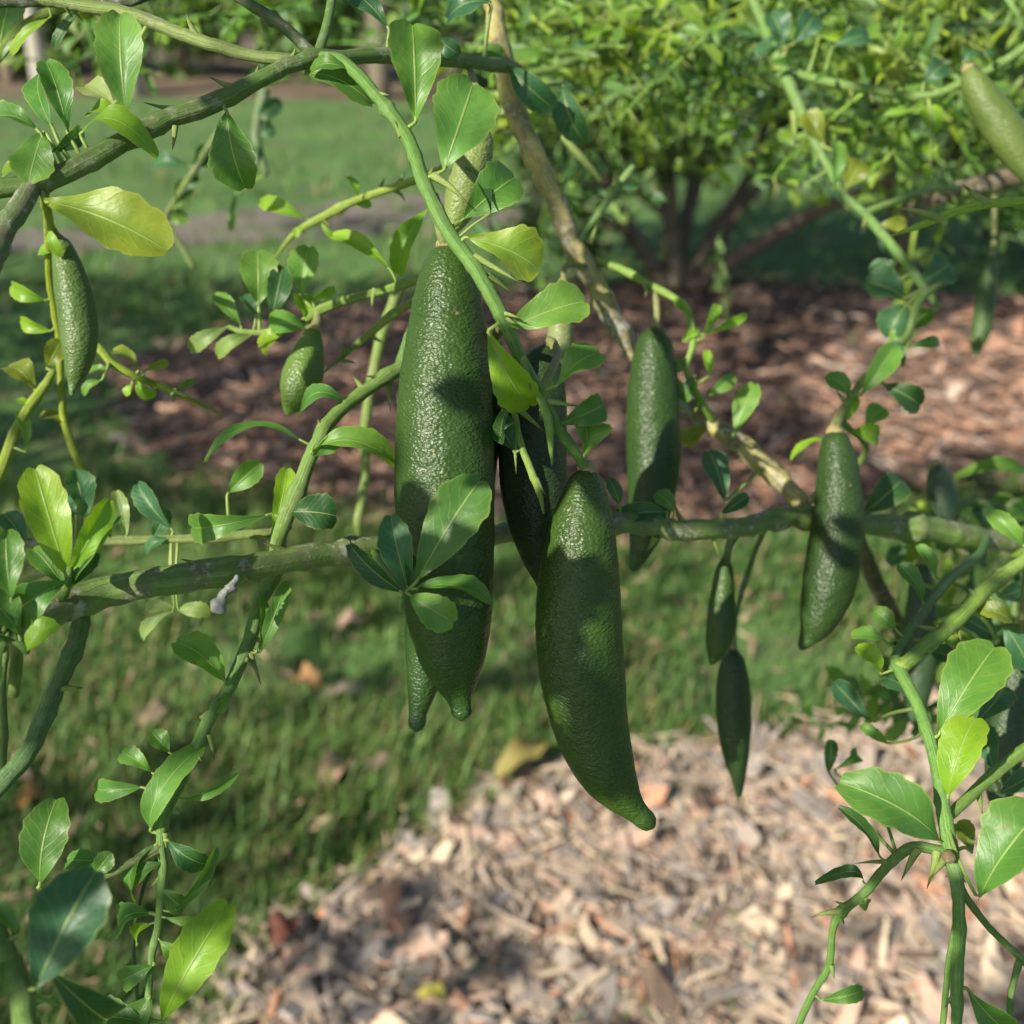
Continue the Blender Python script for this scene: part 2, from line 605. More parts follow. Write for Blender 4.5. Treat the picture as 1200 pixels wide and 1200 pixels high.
def rot(az, tilt, roll):
    return np.array((Matrix.Rotation(az, 3, 'Z') @ Matrix.Rotation(tilt, 3, 'Y') @ Matrix.Rotation(roll, 3, 'X')))


def chips_mass(name, parent, poly, n, box, seed, cols, lr, wr, zmax, edge=.03):
    g = np.random.default_rng(seed)
    pts = sample_ground(n, *box, seed)
    j = g.normal(0, edge, pts.shape)
    pts = pts[inside(poly, pts[:, 0] + j[:, 0], pts[:, 1] + j[:, 1])]
    shapes = [chip_shape(g, 1, g.uniform(.022, .075) if q < 20 else g.uniform(.10, .28), g.uniform(.03, .07), g.uniform(-.4, .4)) for q in range(24)]
    J = Join()
    C = pick(cols, len(pts), g)
    for i, (x, y) in enumerate(pts):
        V, F = shapes[g.integers(24)]
        L = g.uniform(*lr) * (1.9 if g.random() < wr else 1)
        R = rot(g.uniform(0, 6.28), g.normal(0, .22), g.normal(0, .3))
        J.add((V * L) @ R.T + (x, y, g.uniform(.006, zmax)), F, (*(C[i] * g.uniform(.7, 1.25)), 1))
    o = link(name, J.mesh(name, M_CHIPS, smooth=False), parent=parent, kind='stuff')
    return o


chips_mass('small_wood_chips', mulch_near, near_bed, 24000, (150, 1400, 780, 1400), 21, CHIP_COLS, (.018, .075), .25, .030)
chips_mass('bark_mulch', mulch_mid, mid_bed, 11000, (-50, 1450, 310, 660), 22, MULCH_COLS, (.03, .085), .12, .035, .07)


def big_chips():
    g = np.random.default_rng(31)
    meshes = []
    for i in range(16):
        L = g.uniform(.06, .15) if i < 13 else g.uniform(.03, .05)
        W = g.uniform(.0028, .0065) if i < 13 else g.uniform(.010, .018)
        V, F = chip_shape(g, L, W, g.uniform(.002, .004), g.uniform(-.9, .9))
        c = pick(CHIP_COLS, 1, g)[0]
        meshes.append(mesh_np('wood_chip', V, F, M_CHIP, (*c, 1), smooth=False))
    pts = sample_ground(520, 260, 1230, 810, 1230, 32)
    pts = pts[inside(near_bed, pts[:, 0], pts[:, 1])][:290]
    for x, y in pts:
        o = link('wood_chip', meshes[g.integers(16)], (x, y, g.uniform(.018, .034)), mulch_near)
        o.rotation_euler = (g.normal(0, .35), g.normal(0, .16), g.uniform(0, 6.28))
        s = g.uniform(.8, 1.2)
        o.scale = (s, s, s)


big_chips()


def lawn_litter():
    g = np.random.default_rng(61)
    pts = sample_ground(1500, -100, 1300, 560, 1250, 62)
    pts = pts[~inside(near_bed, pts[:, 0], pts[:, 1])]
    J = Join()
    C = pick([((.22, .15, .10), 3), ((.30, .22, .15), 3), ((.16, .11, .08), 3), ((.34, .26, .16), 2)], len(pts), g)
    for i, (x, y) in enumerate(pts):
        V, F = chip_shape(g, g.uniform(.01, .05), g.uniform(.002, .012), .0015, g.uniform(-1, 1))
        J.add(V @ rot(g.uniform(0, 6.28), g.normal(0, .4), g.normal(0, .5)).T + (x, y, g.uniform(.008, .03)), F, (*(C[i] * g.uniform(.7, 1.3)), 1))
    link('litter', J.mesh('litter', M_CHIPS, smooth=False), kind='stuff', label='small dry bits of bark and leaf caught in the lawn grass', cat='litter')


lawn_litter()

# ------------------------------------------------------------------ leaves
def leaf_grid(base, tip, width, normal, bend=.12, fold=.25, crenate=.05, notch=.5, wave=.03, side=0.0, seed=0, nl=22, nw=6, petiole_from=None, pet_r=.0006, shape=(1.0, .37)):
    """one leaf blade (and its petiole) in world coordinates: V, F quads, uv"""
    g = np.random.default_rng(seed)
    base, tip = np.asarray(base, float), np.asarray(tip, float)
    A = tip - base
    L = np.linalg.norm(A)
    A = A / L
    N = np.asarray(normal, float)
    N = nrm(N - (N @ A) * A)
    S = np.cross(A, N)
    t = np.linspace(0, 1, nl + 1)
    p, q = shape
    f = t ** p * (1 - t) ** q
    f = f / ((p / (p + q)) ** p * (q / (p + q)) ** q)
    f = np.maximum(f, .03)
    f[-1] = .30 if q < .6 else .08
    u = np.linspace(-1, 1, nw + 1)
    ph, ph2 = g.uniform(0, 6.28), g.uniform(0, 6.28)
    cren = 1 + crenate * (np.sin(2 * np.pi * 6 * t + ph)) * np.clip((t - .35) * 3, 0, 1)
    T, U = np.meshgrid(t, u, indexing='ij')
    W = (f * cren)[:, None] * .5 * width
    lat = U * W * np.cos(np.abs(fold) * .6)
    s = T - .05 * notch * np.exp(-(U / .35) ** 2) * np.clip((T - .85) / .15, 0, 1)
    hgt = np.abs(U) * W * np.sin(fold) + bend * L * (4 * T * (1 - T)) - bend * .9 * L * T ** 3 * np.sign(bend) * np.sign(bend)
    hgt = hgt + wave * width * np.sin(2 * np.pi * 1.7 * T + ph2 + (U > 0) * 1.9) * np.abs(U) ** 1.5 * 2
    hgt = hgt + g.normal(0, .30) * (T - .25) * lat
    sid = side * L * 1.0 * np.sin(np.pi * T)
    V = base + (s * L)[..., None] * A + (lat + sid)[..., None] * S + hgt[..., None] * N
    V = V.reshape(-1, 3)
    i, j = np.meshgrid(np.arange(nl), np.arange(nw), indexing='ij')
    a = i * (nw + 1) + j
    F = np.stack([a, a + nw + 1, a + nw + 2, a + 1], -1).reshape(-1, 4)
    uv = np.stack([(U + 1) / 2, T], -1).reshape(-1, 2)
    if petiole_from is not None:
        d = np.asarray(petiole_from) - base
        b0 = base + A * L * .05 + N * bend * .15 * L
        mid = base + d * .5 + N * np.linalg.norm(d) * .08
        c = catmull([b0, base, mid, petiole_from], 8)
        tv, tf, _ = tube(c, np.linspace(pet_r * .8, pet_r * 1.15, 8), 5)
        F = np.vstack([F, tf + len(V)])
        uv = np.vstack([uv, np.tile((.5, .1), (len(tv), 1))])
        V = np.vstack([V, tv])
    return V, F, uv


def leaf_cloud(base, axis, normal, length, width, tint, J=None):
    """many small eight-cornered leaves at once"""
    n = len(base)
    axis = axis / np.linalg.norm(axis, axis=1)[:, None]
    normal = normal - (normal * axis).sum(1)[:, None] * axis
    normal /= np.maximum(np.linalg.norm(normal, axis=1), 1e-9)[:, None]
    sd_ = np.cross(axis, normal)
    L, W = length[:, None], width[:, None]
    def at(t, k, h):
        return base + axis * L * t + sd_ * W * .5 * k + normal * L * h
    V = np.stack([at(0, 0, 0), at(.35, -.75, .09), at(.38, 0, .02), at(.35, .75, .09), at(.75, -.95, .06), at(.78, 0, .0), at(.75, .95, .06), at(1, 0, -.08)], 1).reshape(-1, 3)
    t = np.array([(0, 2, 1), (0, 3, 2), (1, 2, 5), (1, 5, 4), (2, 3, 6), (2, 6, 5), (4, 5, 7), (5, 6, 7)])
    F = (np.arange(n)[:, None, None] * 8 + t[None]).reshape(-1, 3)
    uv = np.tile(np.array([(.5, 0), (0, .35), (.5, .35), (1, .35), (0, .75), (.5, .75), (1, .75), (.5, 1)]), (n, 1))
    return V, F, np.repeat(tint, 8, 0), uv


def rand_dirs(n, g):
    v = g.normal(0, 1, (n, 3))
    return v / np.linalg.norm(v, axis=1)[:, None]


# ------------------------------------------------------------------ things behind: far trees, shrubs, the second lime tree
GREENS = np.array([(.040, .095, .026), (.055, .125, .030), (.075, .15, .035), (.035, .085, .035), (.11, .17, .035)])


def crown_mesh(name, blobs, n, llen, seed, cols=GREENS, origin=(0, 0, 0)):
    """blobs: (centre, radii); leaves gather into clumps spread through the volume"""
    g = np.random.default_rng(seed)
    B, Nn, T = [], [], []
    for (c, r) in blobs:
        k = n // len(blobs)
        cl = g.normal(0, .45, (max(6, k // 60), 3))
        ix = g.integers(0, len(cl), k)
        p = cl[ix] + g.normal(0, .13, (k, 3))
        B.append(np.asarray(c) + p * np.asarray(r))
        T.append(cols[g.integers(0, len(cols), len(cl))][ix] * g.uniform(.75, 1.25, (k, 1)))
    B = np.vstack(B)
    T = np.vstack(T)
    m = len(B)
    ax = rand_dirs(m, g) + (0, 0, -.15)
    nn = rand_dirs(m, g) * .8 + (0, 0, .8)
    le = g.uniform(.7, 1.2, m) * llen
    V, F, T, uv = leaf_cloud(B, ax, nn, le, le * g.uniform(.4, .6, m), np.hstack([T, np.zeros((m, 1))]))
    return mesh_np(name, V - np.asarray(origin), F, M_LEAF, T, uv)


def far_tree(px, py, h, r, tint, label, lean=0.0, seed=0, crown=True):
    b = G(px, py)
    root = link('tree', None, b, label=label, cat='tree', group='trees at the far edge of the lawn')
    c = catmull([b + (0, 0, -.05), b + (lean * .3, 0, h * .35), b + (lean * .7, .05, h * .7), b + (lean, .1, h)], 16)
    V, F, uv = tube(c, np.linspace(r * 1.25, r * .6, 16), 10, wob=.05, seed=seed)
    link('trunk', mesh_np('trunk', V - b, F, M_BARK, (*tint, .6), uv), b, root)
    top = b + (lean, .1, h)
    if crown:
        link('crown', crown_mesh('crown', [(top + (0, 0, .3), (1.3, 1.3, 1.0)), (top + (.8, .3, 0), (.9, .9, .7)), (top + (-.8, -.2, .1), (.9, .9, .7))], 1500, .10, seed, origin=b), b, root)


far_tree(50, 104, 3.4, .085, (.42, .40, .36), 'slim pale grey trunk beyond the lawn', .1, 1)
far_tree(157, 112, 3.6, .10, (.36, .34, .30), 'thicker ash grey trunk standing at the lawn edge', -.15, 2)
far_tree(12, 98, 3.3, .07, (.16, .12, .09), 'thin dark brown trunk at the corner of the lawn', .05, 3)
far_tree(445, 116, 3.6, .09, (.13, .105, .08), 'dark trunk seen beneath the upper lime branch', .12, 4)
far_tree(268, 70, 4.0, .11, (.30, .26, .22), 'grey brown trunk deep in the far bed', .2, 5)


def shrub(px, py, rx, rz, n, seed, label, cols=GREENS, llen=.09):
    b = G(px, py)
    root = link('shrub', None, b, label=label, cat='shrub', group='shrubs at the far edge of the lawn')
    g = np.random.default_rng(seed)
    J = Join()
    for k in range(5):
        e = b + np.array((g.uniform(-.6, .6) * rx, g.uniform(-.3, .3), rz * g.uniform(.8, 1.3)))
        c = catmull([b + (g.normal(0, .06), g.normal(0, .06), -.03), (b + e) / 2 + (g.normal(0, .08), 0, .05), e], 8)
        V, F, uv = tube(c, np.linspace(.022, .008, 8), 6)
        J.add(V, F, (.09, .07, .05, .5), uv)
    link('stem', J.mesh('stem', M_BARK, b), b, root)
    blobs = [(b + (g.uniform(-.5, .5) * rx, g.uniform(-.3, .3), rz * g.uniform(.5, 1.2)), (rx * .7, .55, rz * .6)) for _ in range(4)]
    link('crown', crown_mesh('crown', blobs, n, llen, seed, cols, b), b, root)


SH = [(-60, 92, 1.0, .8, 'loose green shrub at the lawn end beside the thin dark trunk'), (100, 84, 1.0, .7, 'leafy shrub filling the gap between the two pale trunks'),
      (215, 88, .9, .7, 'mid green shrub just past the ash grey trunk'), (330, 76, .9, .8, 'shrub behind the forked upper lime branch'),
      (400, 96, .8, .9, 'dark leaved shrub beside the dark trunk under the upper branch'), (520, 92, 1.1, 1.0, 'broad dark shrub past the dark trunk'),
      (680, 84, 1.2, 1.0, 'dark shrub hidden behind the brown lime limb'), (860, 86, 1.3, 1.0, 'dense shrub behind the second lime tree'),
      (1050, 82, 1.3, 1.0, 'shrub beyond the crown of the second lime tree'), (1230, 86, 1.3, 1.0, 'shrub at the far end beyond the dark tilted trunk')]
for i, (x, y, rx, rz, lab) in enumerate(SH):
    shrub(x, y, rx, rz, 3600, 50 + i, lab, GREENS * (1.25, 1.3, 1.1), .12)


def second_tree():
    b = G(792, 336)
    Y0 = b[1]
    root = link('lime_tree', None, b, label='second lime tree with several brown stems rising from the bark mulch', cat='tree')
    g = np.random.default_rng(77)
    stems = [([(792, 338), (786, 250), (775, 150), (760, 40), (750, -60)], 12, 0, (.10, .085, .06)), ([(800, 336), (838, 272), (880, 200), (902, 120), (908, 20), (905, -80)], 9, .1, (.08, .06, .045)),
             ([(806, 338), (880, 292), (960, 246), (1040, 212), (1120, 180), (1200, 150)], 9, -.15, (.13, .075, .06)), ([(782, 335), (735, 262), (690, 170), (668, 60), (655, -60)], 10, -.1, (.075, .062, .045)),
             ([(842, 300), (870, 240), (905, 205), (960, 190), (1010, 200)], 5, .2, (.07, .055, .04)), ([(796, 334), (800, 270), (812, 200), (806, 110), (815, 0)], 8, .15, (.06, .05, .04)), ([(800, 330), (860, 255), (930, 180), (985, 130)], 6, -.1, (.07, .055, .04)), ([(788, 330), (750, 290), (700, 250), (640, 230)], 6, .1, (.07, .055, .04)), ([(786, 330), (815, 220), (840, 130), (850, 20), (856, -60)], 10, .25, (.07, .055, .045)),
             ([(778, 250), (720, 200), (640, 130), (600, 60)], 6, 0, (.08, .07, .05))]
    for pts, r, dy, tint in stems:
        c = np.array([PV(x, y, Y0 + dy * i / 2) for i, (x, y) in enumerate(pts)])
        k = np.linalg.norm(c[0] - CAM) / FPX
        c = catmull(c, 22)
        V, F, uv = tube(c, np.linspace(r * k, r * k * .45, 22), 9, wob=.06, seed=int(r * 7))
        link('stem', mesh_np('stem', V - c[0], F, M_BARK, (*tint, .7), uv), c[0], root)
    blobs = []
    for px, py, dy in [(640, 40, -.5), (700, 90, .2), (760, 20, -.2), (820, 70, -.6), (880, 20, .2), (950, 60, -.4), (1010, 10, 0), (1060, 100, .3), (1120, 40, -.3), (1180, 110, .2), (1200, 20, -.5), (620, 130, .3), (700, 170, .5), (1150, 190, .4), (740, -60, -.3), (900, -70, -.3), (1050, -80, -.3), (1180, -60, -.2), (650, 200, .4), (1230, 240, .4), (640, 90, -.9), (760, 110, -.9), (860, 20, -1.0), (980, 120, -.6), (1080, 50, -.9), (1190, 60, -1.0), (1120, 150, -.5), (700, 20, -1.0), (700, 120, -.3), (755, 130, -.35), (660, 255, -.2), (845, 90, -.3), (690, 60, -.4), (1000, 60, -.3), (720, 190, -.1)]:
        blobs.append((PV(px, py, Y0 + dy), (.27, .35, .24)))
    link('crown', crown_mesh('crown', blobs, 23000, .046, 78, GREENS * (.40, .46, .52), origin=b), b, root)  # leaf greens darkened, the crown's shade put into the colour


second_tree()

b_ = G(1066, 318)
t_ = link('tree', None, b_, label='dark tilted trunk standing on grass beyond the second lime tree', cat='tree')
c_ = catmull([b_ + (0, 0, -.05), PV(1056, 250, b_[1]), PV(1036, 180, b_[1] + .05), PV(1012, 110, b_[1]), PV(985, 20, b_[1]), PV(960, -120, b_[1])], 20)
V_, F_, uv_ = tube(c_, np.linspace(.055, .035, 20), 10, wob=.06, seed=3)
link('trunk', mesh_np('trunk', V_ - b_, F_, M_BARK, (.075, .06, .042, .7), uv_), b_, t_)
link('crown', crown_mesh('crown', [(PV(970, -150, b_[1]), (.9, .9, .4)), (PV(1100, -130, b_[1]), (.8, .8, .35))], 1600, .06, 79, origin=b_), b_, t_)

# ------------------------------------------------------------------ the finger lime tree with its branches in front of the camera
TREE_BASE = np.array((.85, .80, 0.0))
TREE = link('finger_lime_tree', None, TREE_BASE, label='spiny finger lime tree whose green branches and small notched leaves carry the fruit', cat='tree')
GREEN, OLIVE, BARK, MOSS, DULL, LIT, RED = (.085, .15, .045), (.15, .19, .06), (.34, .24, .11), (.12, .16, .06), (.07, .12, .055), (.20, .27, .06), (.10, .065, .06)
BR = {}       # key -> (object, samples (n,5): px, py, z, r_px, world radius)


def branch(key, pts, tint=GREEN, age=0.2, name='branch', wob=.035, z=None):
    """pts: (px, py, z in cm, radius in px)"""
    p = np.array([(q[0], q[1], q[2] if z is None else z, q[-1]) for q in pts], float)
    w = np.array([[*P(a, b, c / 100), r * c / 100 / FPX] for a, b, c, r in p])
    n = max(8, int(np.linalg.norm(np.diff(p[:, :2], axis=0), axis=1).sum() / 7))
    s = catmull(w, n)
    g = np.random.default_rng(abs(hash(key)) % 1000 if False else sum(map(ord, key)) * 13)
    rad = s[:, 3].copy()
    ru = rad.mean()
    for k in range(max(1, n // 9)):             # node swellings
        c = g.integers(0, n)
        rad *= 1 + g.uniform(.06, .26) * np.exp(-((np.arange(n) - c) / .9) ** 2)
    s[1:-1, :3] += g.normal(0, ru * .03, (n - 2, 3))
    kn = np.arange(0, n + 8, 8)
    kk = g.normal(0, ru * .30, (len(kn), 3))
    kk[0] = 0
    off = np.stack([np.interp(np.arange(n), kn, kk[:, j]) for j in range(3)], 1)
    s[:, :3] += off * np.minimum(1, (n - 1 - np.arange(n)) / 6)[:, None]
    rad *= .93
    V, F, uv = tube(s[:, :3], rad, 12 if ru * FPX / .3 > 5 else 8, wob=wob, seed=g.integers(1000))
    o = link(name, mesh_np(name, V - w[0, :3], F, M_BARK, (tint[0] * .78, tint[1] * .95, tint[2] * .68, age), uv), w[0, :3], TREE)
    q = s[:, :3] - CAM
    zz = q @ FW
    BR[key] = (o, np.stack([600 + FPX * (q @ RX) / zz, 600 - FPX * (q @ UP) / zz, zz, rad * FPX / zz, rad], 1))
    return o


# trunk and limbs outside the view, then what the photo shows
main_end = (1330, 640, 52, 17)
branch('main', [(-70, 752, 26.0, 22), (0, 735, 26.5, 22), (60, 713, 27.2, 20.5), (150, 690, 28.0, 19.5), (230, 671, 28.8, 18.5), (285, 660, 29.4, 18), (335, 650, 30.0, 16.5), (380, 645, 30.6, 16), (440, 640, 31.4, 14.5), (520, 636, 33.2, 14),
                (600, 630, 34.5, 13.5), (700, 622, 35.2, 14), (800, 619, 36.2, 12.5), (880, 615, 38, 12.5), (935, 603, 40, 13), (1000, 612, 42.5, 13.5), (1100, 627, 45, 16), (1200, 632, 48, 15), main_end], (.15, .20, .075), .62, wob=.075)
e0 = P(*main_end[:2], main_end[2] / 100)
cl = catmull([TREE_BASE + (0, 0, -.03), TREE_BASE + (-.02, .01, .3), TREE_BASE + (.02, .03, .7), TREE_BASE + (.05, .05, 1.2), TREE_BASE + (-.05, -.1, 1.75), TREE_BASE + (-.4, -.2, 2.15)], 30)
V_, F_, uv_ = tube(cl, np.linspace(.05, .02, 30), 14, wob=.07, seed=8)
link('trunk', mesh_np('trunk', V_ - TREE_BASE, F_, M_BARK, (*BARK, .8), uv_), TREE_BASE, TREE)
cl = catmull([e0, (e0 * .5 + (TREE_BASE + (.02, .03, .75)) * .5) + (0, 0, .05), TREE_BASE + (.02, .03, .7)], 14)
V_, F_, uv_ = tube(cl, np.linspace(.007, .02, 14), 10, wob=.06, seed=9)
link('branch', mesh_np('branch', V_ - e0, F_, M_BARK, (*BARK, .7), uv_), e0, TREE)

branch('upper', [(-40, 226, 27, 12), (0, 220, 27.2, 12), (50, 212, 27.4, 13), (100, 188, 27.8, 13), (150, 164, 28.2, 12.5), (200, 141, 28.6, 12), (250, 122, 29, 12), (300, 98, 29.4, 11), (335, 83, 29.8, 10.5), (370, 67, 30.2, 11), (410, 64, 31, 9.5), (460, 66, 32, 9.5),
                 (520, 73, 33.5, 9), (570, 76, 36, 8.5), (606, 80, 39.5, 7)], (.10, .15, .05), .35)
branch('upper_fork', [(40, 214, 27.4, 12), (28, 240, 27, 14), (8, 272, 26.6, 15), (-20, 320, 26.2, 16)], (.12, .15, .085), .7)
branch('olive_limb', [(-20, -30, 31, 7), (80, 6, 31, 8), (150, 15, 31, 8.5), (210, 40, 30.8, 8.5), (280, 60, 30.5, 8), (345, 70, 30.3, 7)], (.19, .22, .09), .3)
branch('dark_up', [(255, -20, 31, 7), (310, 20, 30.6, 7), (345, 48, 30.3, 7.5), (372, 68, 30.2, 8)], (.06, .095, .04), .4)
branch('up_twig', [(392, -20, 31, 6), (382, 25, 30.6, 6), (372, 66, 30.2, 7)], GREEN, .2)
branch('top_edge', [(-30, 2, 33, 8), (60, -2, 33, 8), (140, 3, 33, 7), (200, -20, 33, 6)], (.04, .06, .03), .4)
branch('corner_twig', [(-20, 90, 35, 6), (12, 48, 35, 7), (45, 20, 35, 6), (80, 8, 34, 5)], (.16, .20, .05), .1)
branch('front', [(372, 66, 30.2, 7), (405, 75, 29.8, 8), (450, 125, 29.2, 8), (480, 170, 28.8, 8.5), (505, 225, 28.4, 9), (527, 272, 28.0, 9.5), (560, 322, 27.6, 9.5), (590, 376, 27.6, 9), (612, 426, 27.8, 8), (632, 458, 28, 7.5), (655, 500, 28.3, 7), (675, 530, 28.6, 6.5), (689, 556, 28.9, 6.5)], (.115, .20, .055), .08)
branch('limb', [(545, -60, 38, 12), (572, 0, 38.8, 12), (578, 40, 39.2, 12), (590, 85, 39.7, 12.5), (605, 125, 40.2, 14), (620, 165, 40.7, 14), (650, 230, 41.3, 13.5), (680, 290, 42, 14), (705, 345, 42.6, 13), (726, 388, 43, 12), (748, 425, 43.4, 12), (790, 460, 43.4, 12), (830, 492, 43, 12), (890, 548, 42, 13), (945, 592, 40.8, 12)], (.40, .30, .17), .85, wob=.08)
branch('hidden_stem', [(507, 318, 33, 6), (470, 425, 32.8, 8)], GREEN, .1)
branch('riser', [(505, 405, 33, 8), (470, 428, 32.4, 9), (430, 456, 31.6, 9), (395, 490, 30.8, 8.5), (370, 530, 30.3, 9), (350, 577, 30.2, 10), (335, 622, 30.4, 10.5), (322, 668, 31, 10)], (.14, .20, .06), .15)
branch('dropper', [(330, 655, 30.8, 8), (318, 678, 31.0, 9.5), (302, 705, 30.8, 9.5), (291, 750, 30.5, 9), (268, 802, 30.1, 8.5), (247, 838, 29.8, 8), (233, 870, 29.6, 8), (213, 920, 29.3, 7.5), (197, 948, 29.1, 7), (187, 988, 29, 6), (188, 1033, 28.8, 6), (187, 1085, 28.6, 5), (178, 1125, 28.5, 4.5), (170, 1215, 28.4, 4)], (.12, .20, .06), .1)
branch('thin_low', [(187, 1000, 29.1, 2.5), (166, 1045, 29.4, 2.5), (158, 1110, 29.6, 2.5), (164, 1215, 29.6, 2.5)], (.06, .11, .05), .1, name='twig')
branch('side_stub', [(190, 990, 29, 5), (160, 1008, 28.8, 5.5), (122, 1026, 28.6, 5), (60, 1045, 28, 4), (45, 1040, 28, 3)], (.13, .16, .06), .4, name='twig')
branch('lower_stem', [(96, 712, 27.8, 11), (90, 740, 27.9, 11), (76, 778, 27.9, 11), (62, 818, 27.8, 11.5), (38, 862, 27.6, 11.5), (12, 905, 27.4, 12), (-30, 950, 27.2, 12)], (.07, .13, .05), .12)
branch('corner_stem', [(-20, 1050, 21, 12), (0, 1100, 21, 14), (22, 1155, 21, 15), (45, 1240, 21, 15)], (.11, .17, .05), .1)
branch('left_stub', [(14, 720, 25.5, 7), (18, 780, 25.6, 8), (16, 815, 25.8, 7)], (.14, .18, .05), .1, name='twig')
branch('left_riser', [(20, 722, 27.5, 4), (4, 790, 28.6, 4), (5, 880, 29, 4), (-10, 980, 29, 4)], (.10, .15, .05), .1, name='twig')
branch('back_left', [(-30, 642, 35, 5.5), (20, 637, 35, 6), (117, 633, 35, 6), (230, 629, 34.2, 6), (300, 626, 32.4, 6), (338, 618, 30.8, 5)], (.16, .18, .07), .35)
branch('back_left_low', [(10, 685, 36, 4), (60, 668, 36, 4.5), (110, 650, 35.5, 4)], (.20, .22, .10), .2, name='twig')
branch('sprig', [(437, 646, 31.2, 5), (452, 668, 29.5, 4.5), (468, 688, 27.6, 4), (478, 696, 27.1, 4.5), (470, 712, 27.0, 2)], (.12, .19, .06), .05, name='twig')
branch('left_cluster', [(73, 700, 27, 6), (80, 685, 26.3, 5), (82, 665, 25.9, 4)], (.11, .17, .05), .1, name='twig')
branch('left_edge_cluster', [(-10, 742, 25.2, 5), (22, 752, 25.2, 6), (32, 765, 25.2, 4)], (.11, .17, .05), .1, name='twig')
branch('sunlit_stem', [(322, 302, 43.4, 1), (345, 275, 42, 4), (375, 258, 41, 5.5), (420, 233, 39, 5), (490, 207, 36, 5), (520, 195, 34, 4)], (.26, .30, .07), .1)
branch('cluster_stem', [(345, 385, 36.5, 4), (373, 365, 36, 6), (415, 350, 35.5, 6), (462, 336, 35, 6), (505, 322, 34, 6)], (.17, .23, .06), .1)
branch('cluster_stem_low', [(380, 436, 37, 1), (425, 398, 37, 4.5), (460, 370, 36.5, 5.5), (500, 345, 36, 5)], (.22, .26, .08), .1)
branch('cluster_tip', [(345, 385, 36.5, 4.5), (315, 388, 36.6, 4), (285, 388, 36.8, 4), (268, 383, 37, 3)], (.18, .23, .07), .1, name='twig')
branch('yellow_hanger', [(52, 225, 27.6, 5), (56, 262, 33, 6), (58, 320, 35, 5), (66, 370, 36, 5), (72, 405, 36.5, 5), (74, 450, 37, 4), (80, 500, 37.5, 5), (90, 535, 37.5, 5), (100, 560, 37.5, 4)], (.26, .28, .035), .1)
branch('yellow_riser', [(-20, 585, 37, 8), (3, 552, 37, 8), (20, 510, 37, 7), (38, 478, 36.8, 6.5), (53, 452, 36.5, 6), (63, 435, 36.3, 4)], (.22, .25, .04), .1)
branch('yellow_side', [(74, 400, 36.5, 4), (112, 405, 36.2, 5), (132, 425, 36.2, 5.5), (158, 440, 36.4, 5), (200, 458, 37.5, 4.5), (262, 486, 39, 1.2)], (.24, .28, .04), .1)
branch('hanging_far', [(262, 150, 55, 6), (236, 185, 56, 5), (214, 225, 57, 4.5), (196, 260, 58, 4), (206, 275, 58, 3.5), (227, 313, 58, 3)], (.13, .16, .06), .3, name='twig')
branch('hanging_far_two', [(310, 105, 60, 7), (302, 160, 60, 6), (312, 205, 60, 4)], (.10, .15, .08), .3, name='twig')
branch('thorny_hanger', [(601, 470, 29.0, 4), (606, 500, 29, 4.5), (615, 527, 29, 5), (626, 557, 29, 5), (634, 582, 29, 4), (637, 602, 29, 1.2)], (.22, .28, .08), .05, name='twig')
branch('thorny_base', [(612, 428, 27.9, 5), (600, 448, 28.5, 4.5), (601, 472, 29.0, 4)], (.2, .26, .08), .05, name='twig')
branch('second_prong', [(628, 452, 28, 5.5), (640, 480, 28, 6), (645, 500, 28, 6), (646, 520, 28, 4), (647, 545, 28, 1.2)], (.16, .24, .07), .05, name='twig')
# the side of the tree that carries the farther fruit
branch('mid_twig', [(697, 305, 42.3, 5), (733, 317, 42, 5), (767, 337, 41.5, 5), (800, 362, 41, 4.5), (812, 400, 41, 4.5), (806, 432, 41, 4), (820, 465, 41.5, 5), (836, 494, 42.6, 5)], (.20, .28, .07), .1)
branch('fruit_twig', [(945, 592, 41, 5), (978, 560, 44.5, 4), (1003, 545, 45, 4), (1013, 520, 44, 4), (985, 492, 41, 4.5), (990, 475, 41, 4.5), (1002, 455, 41, 5), (1030, 420, 42, 5), (1062, 392, 43, 5), (1075, 352, 44, 5), (1105, 330, 46, 4)], (.15, .21, .07), .15)
branch('tall_twig', [(870, -30, 55, 6), (885, 5, 54, 6.5), (905, 50, 53, 7), (922, 90, 52, 8), (940, 130, 51, 7), (962, 178, 50, 5), (985, 225, 49.5, 5), (1012, 252, 49, 6), (1040, 285, 48, 6), (1078, 332, 46.5, 6), (1100, 360, 46, 4)], (.14, .22, .08), .15)
branch('arching_twig', [(915, 80, 52.5, 6), (960, 92, 52, 6), (1010, 101, 51, 6), (1060, 108, 50, 5), (1100, 108, 49, 5), (1150, 86, 48, 6), (1200, 55, 47, 6), (1240, 25, 46, 6)], (.15, .22, .07), .1)
branch('dark_limb', [(1060, 250, 68, 9), (1110, 226, 66, 11), (1160, 212, 65, 12), (1230, 198, 64, 13)], RED, .6)
branch('joining_twig', [(1012, 250, 49, 4), (1045, 238, 50, 4.5), (1077, 226, 52, 4.5), (1125, 219, 62, 4)], (.17, .23, .08), .1, name='twig')
branch('bright_thorn_twig', [(1260, 232, 33, 6), (1200, 236, 33, 6), (1155, 240, 33, 6), (1110, 251, 33, 6), (1080, 263, 33, 4.5), (1045, 276, 33, 1.2)], (.25, .33, .05), .02)
branch('bright_thorn_stub', [(1215, 250, 33.3, 5), (1200, 262, 33.3, 4), (1189, 270, 33.3, 1.2)], (.25, .33, .05), .02, name='twig')
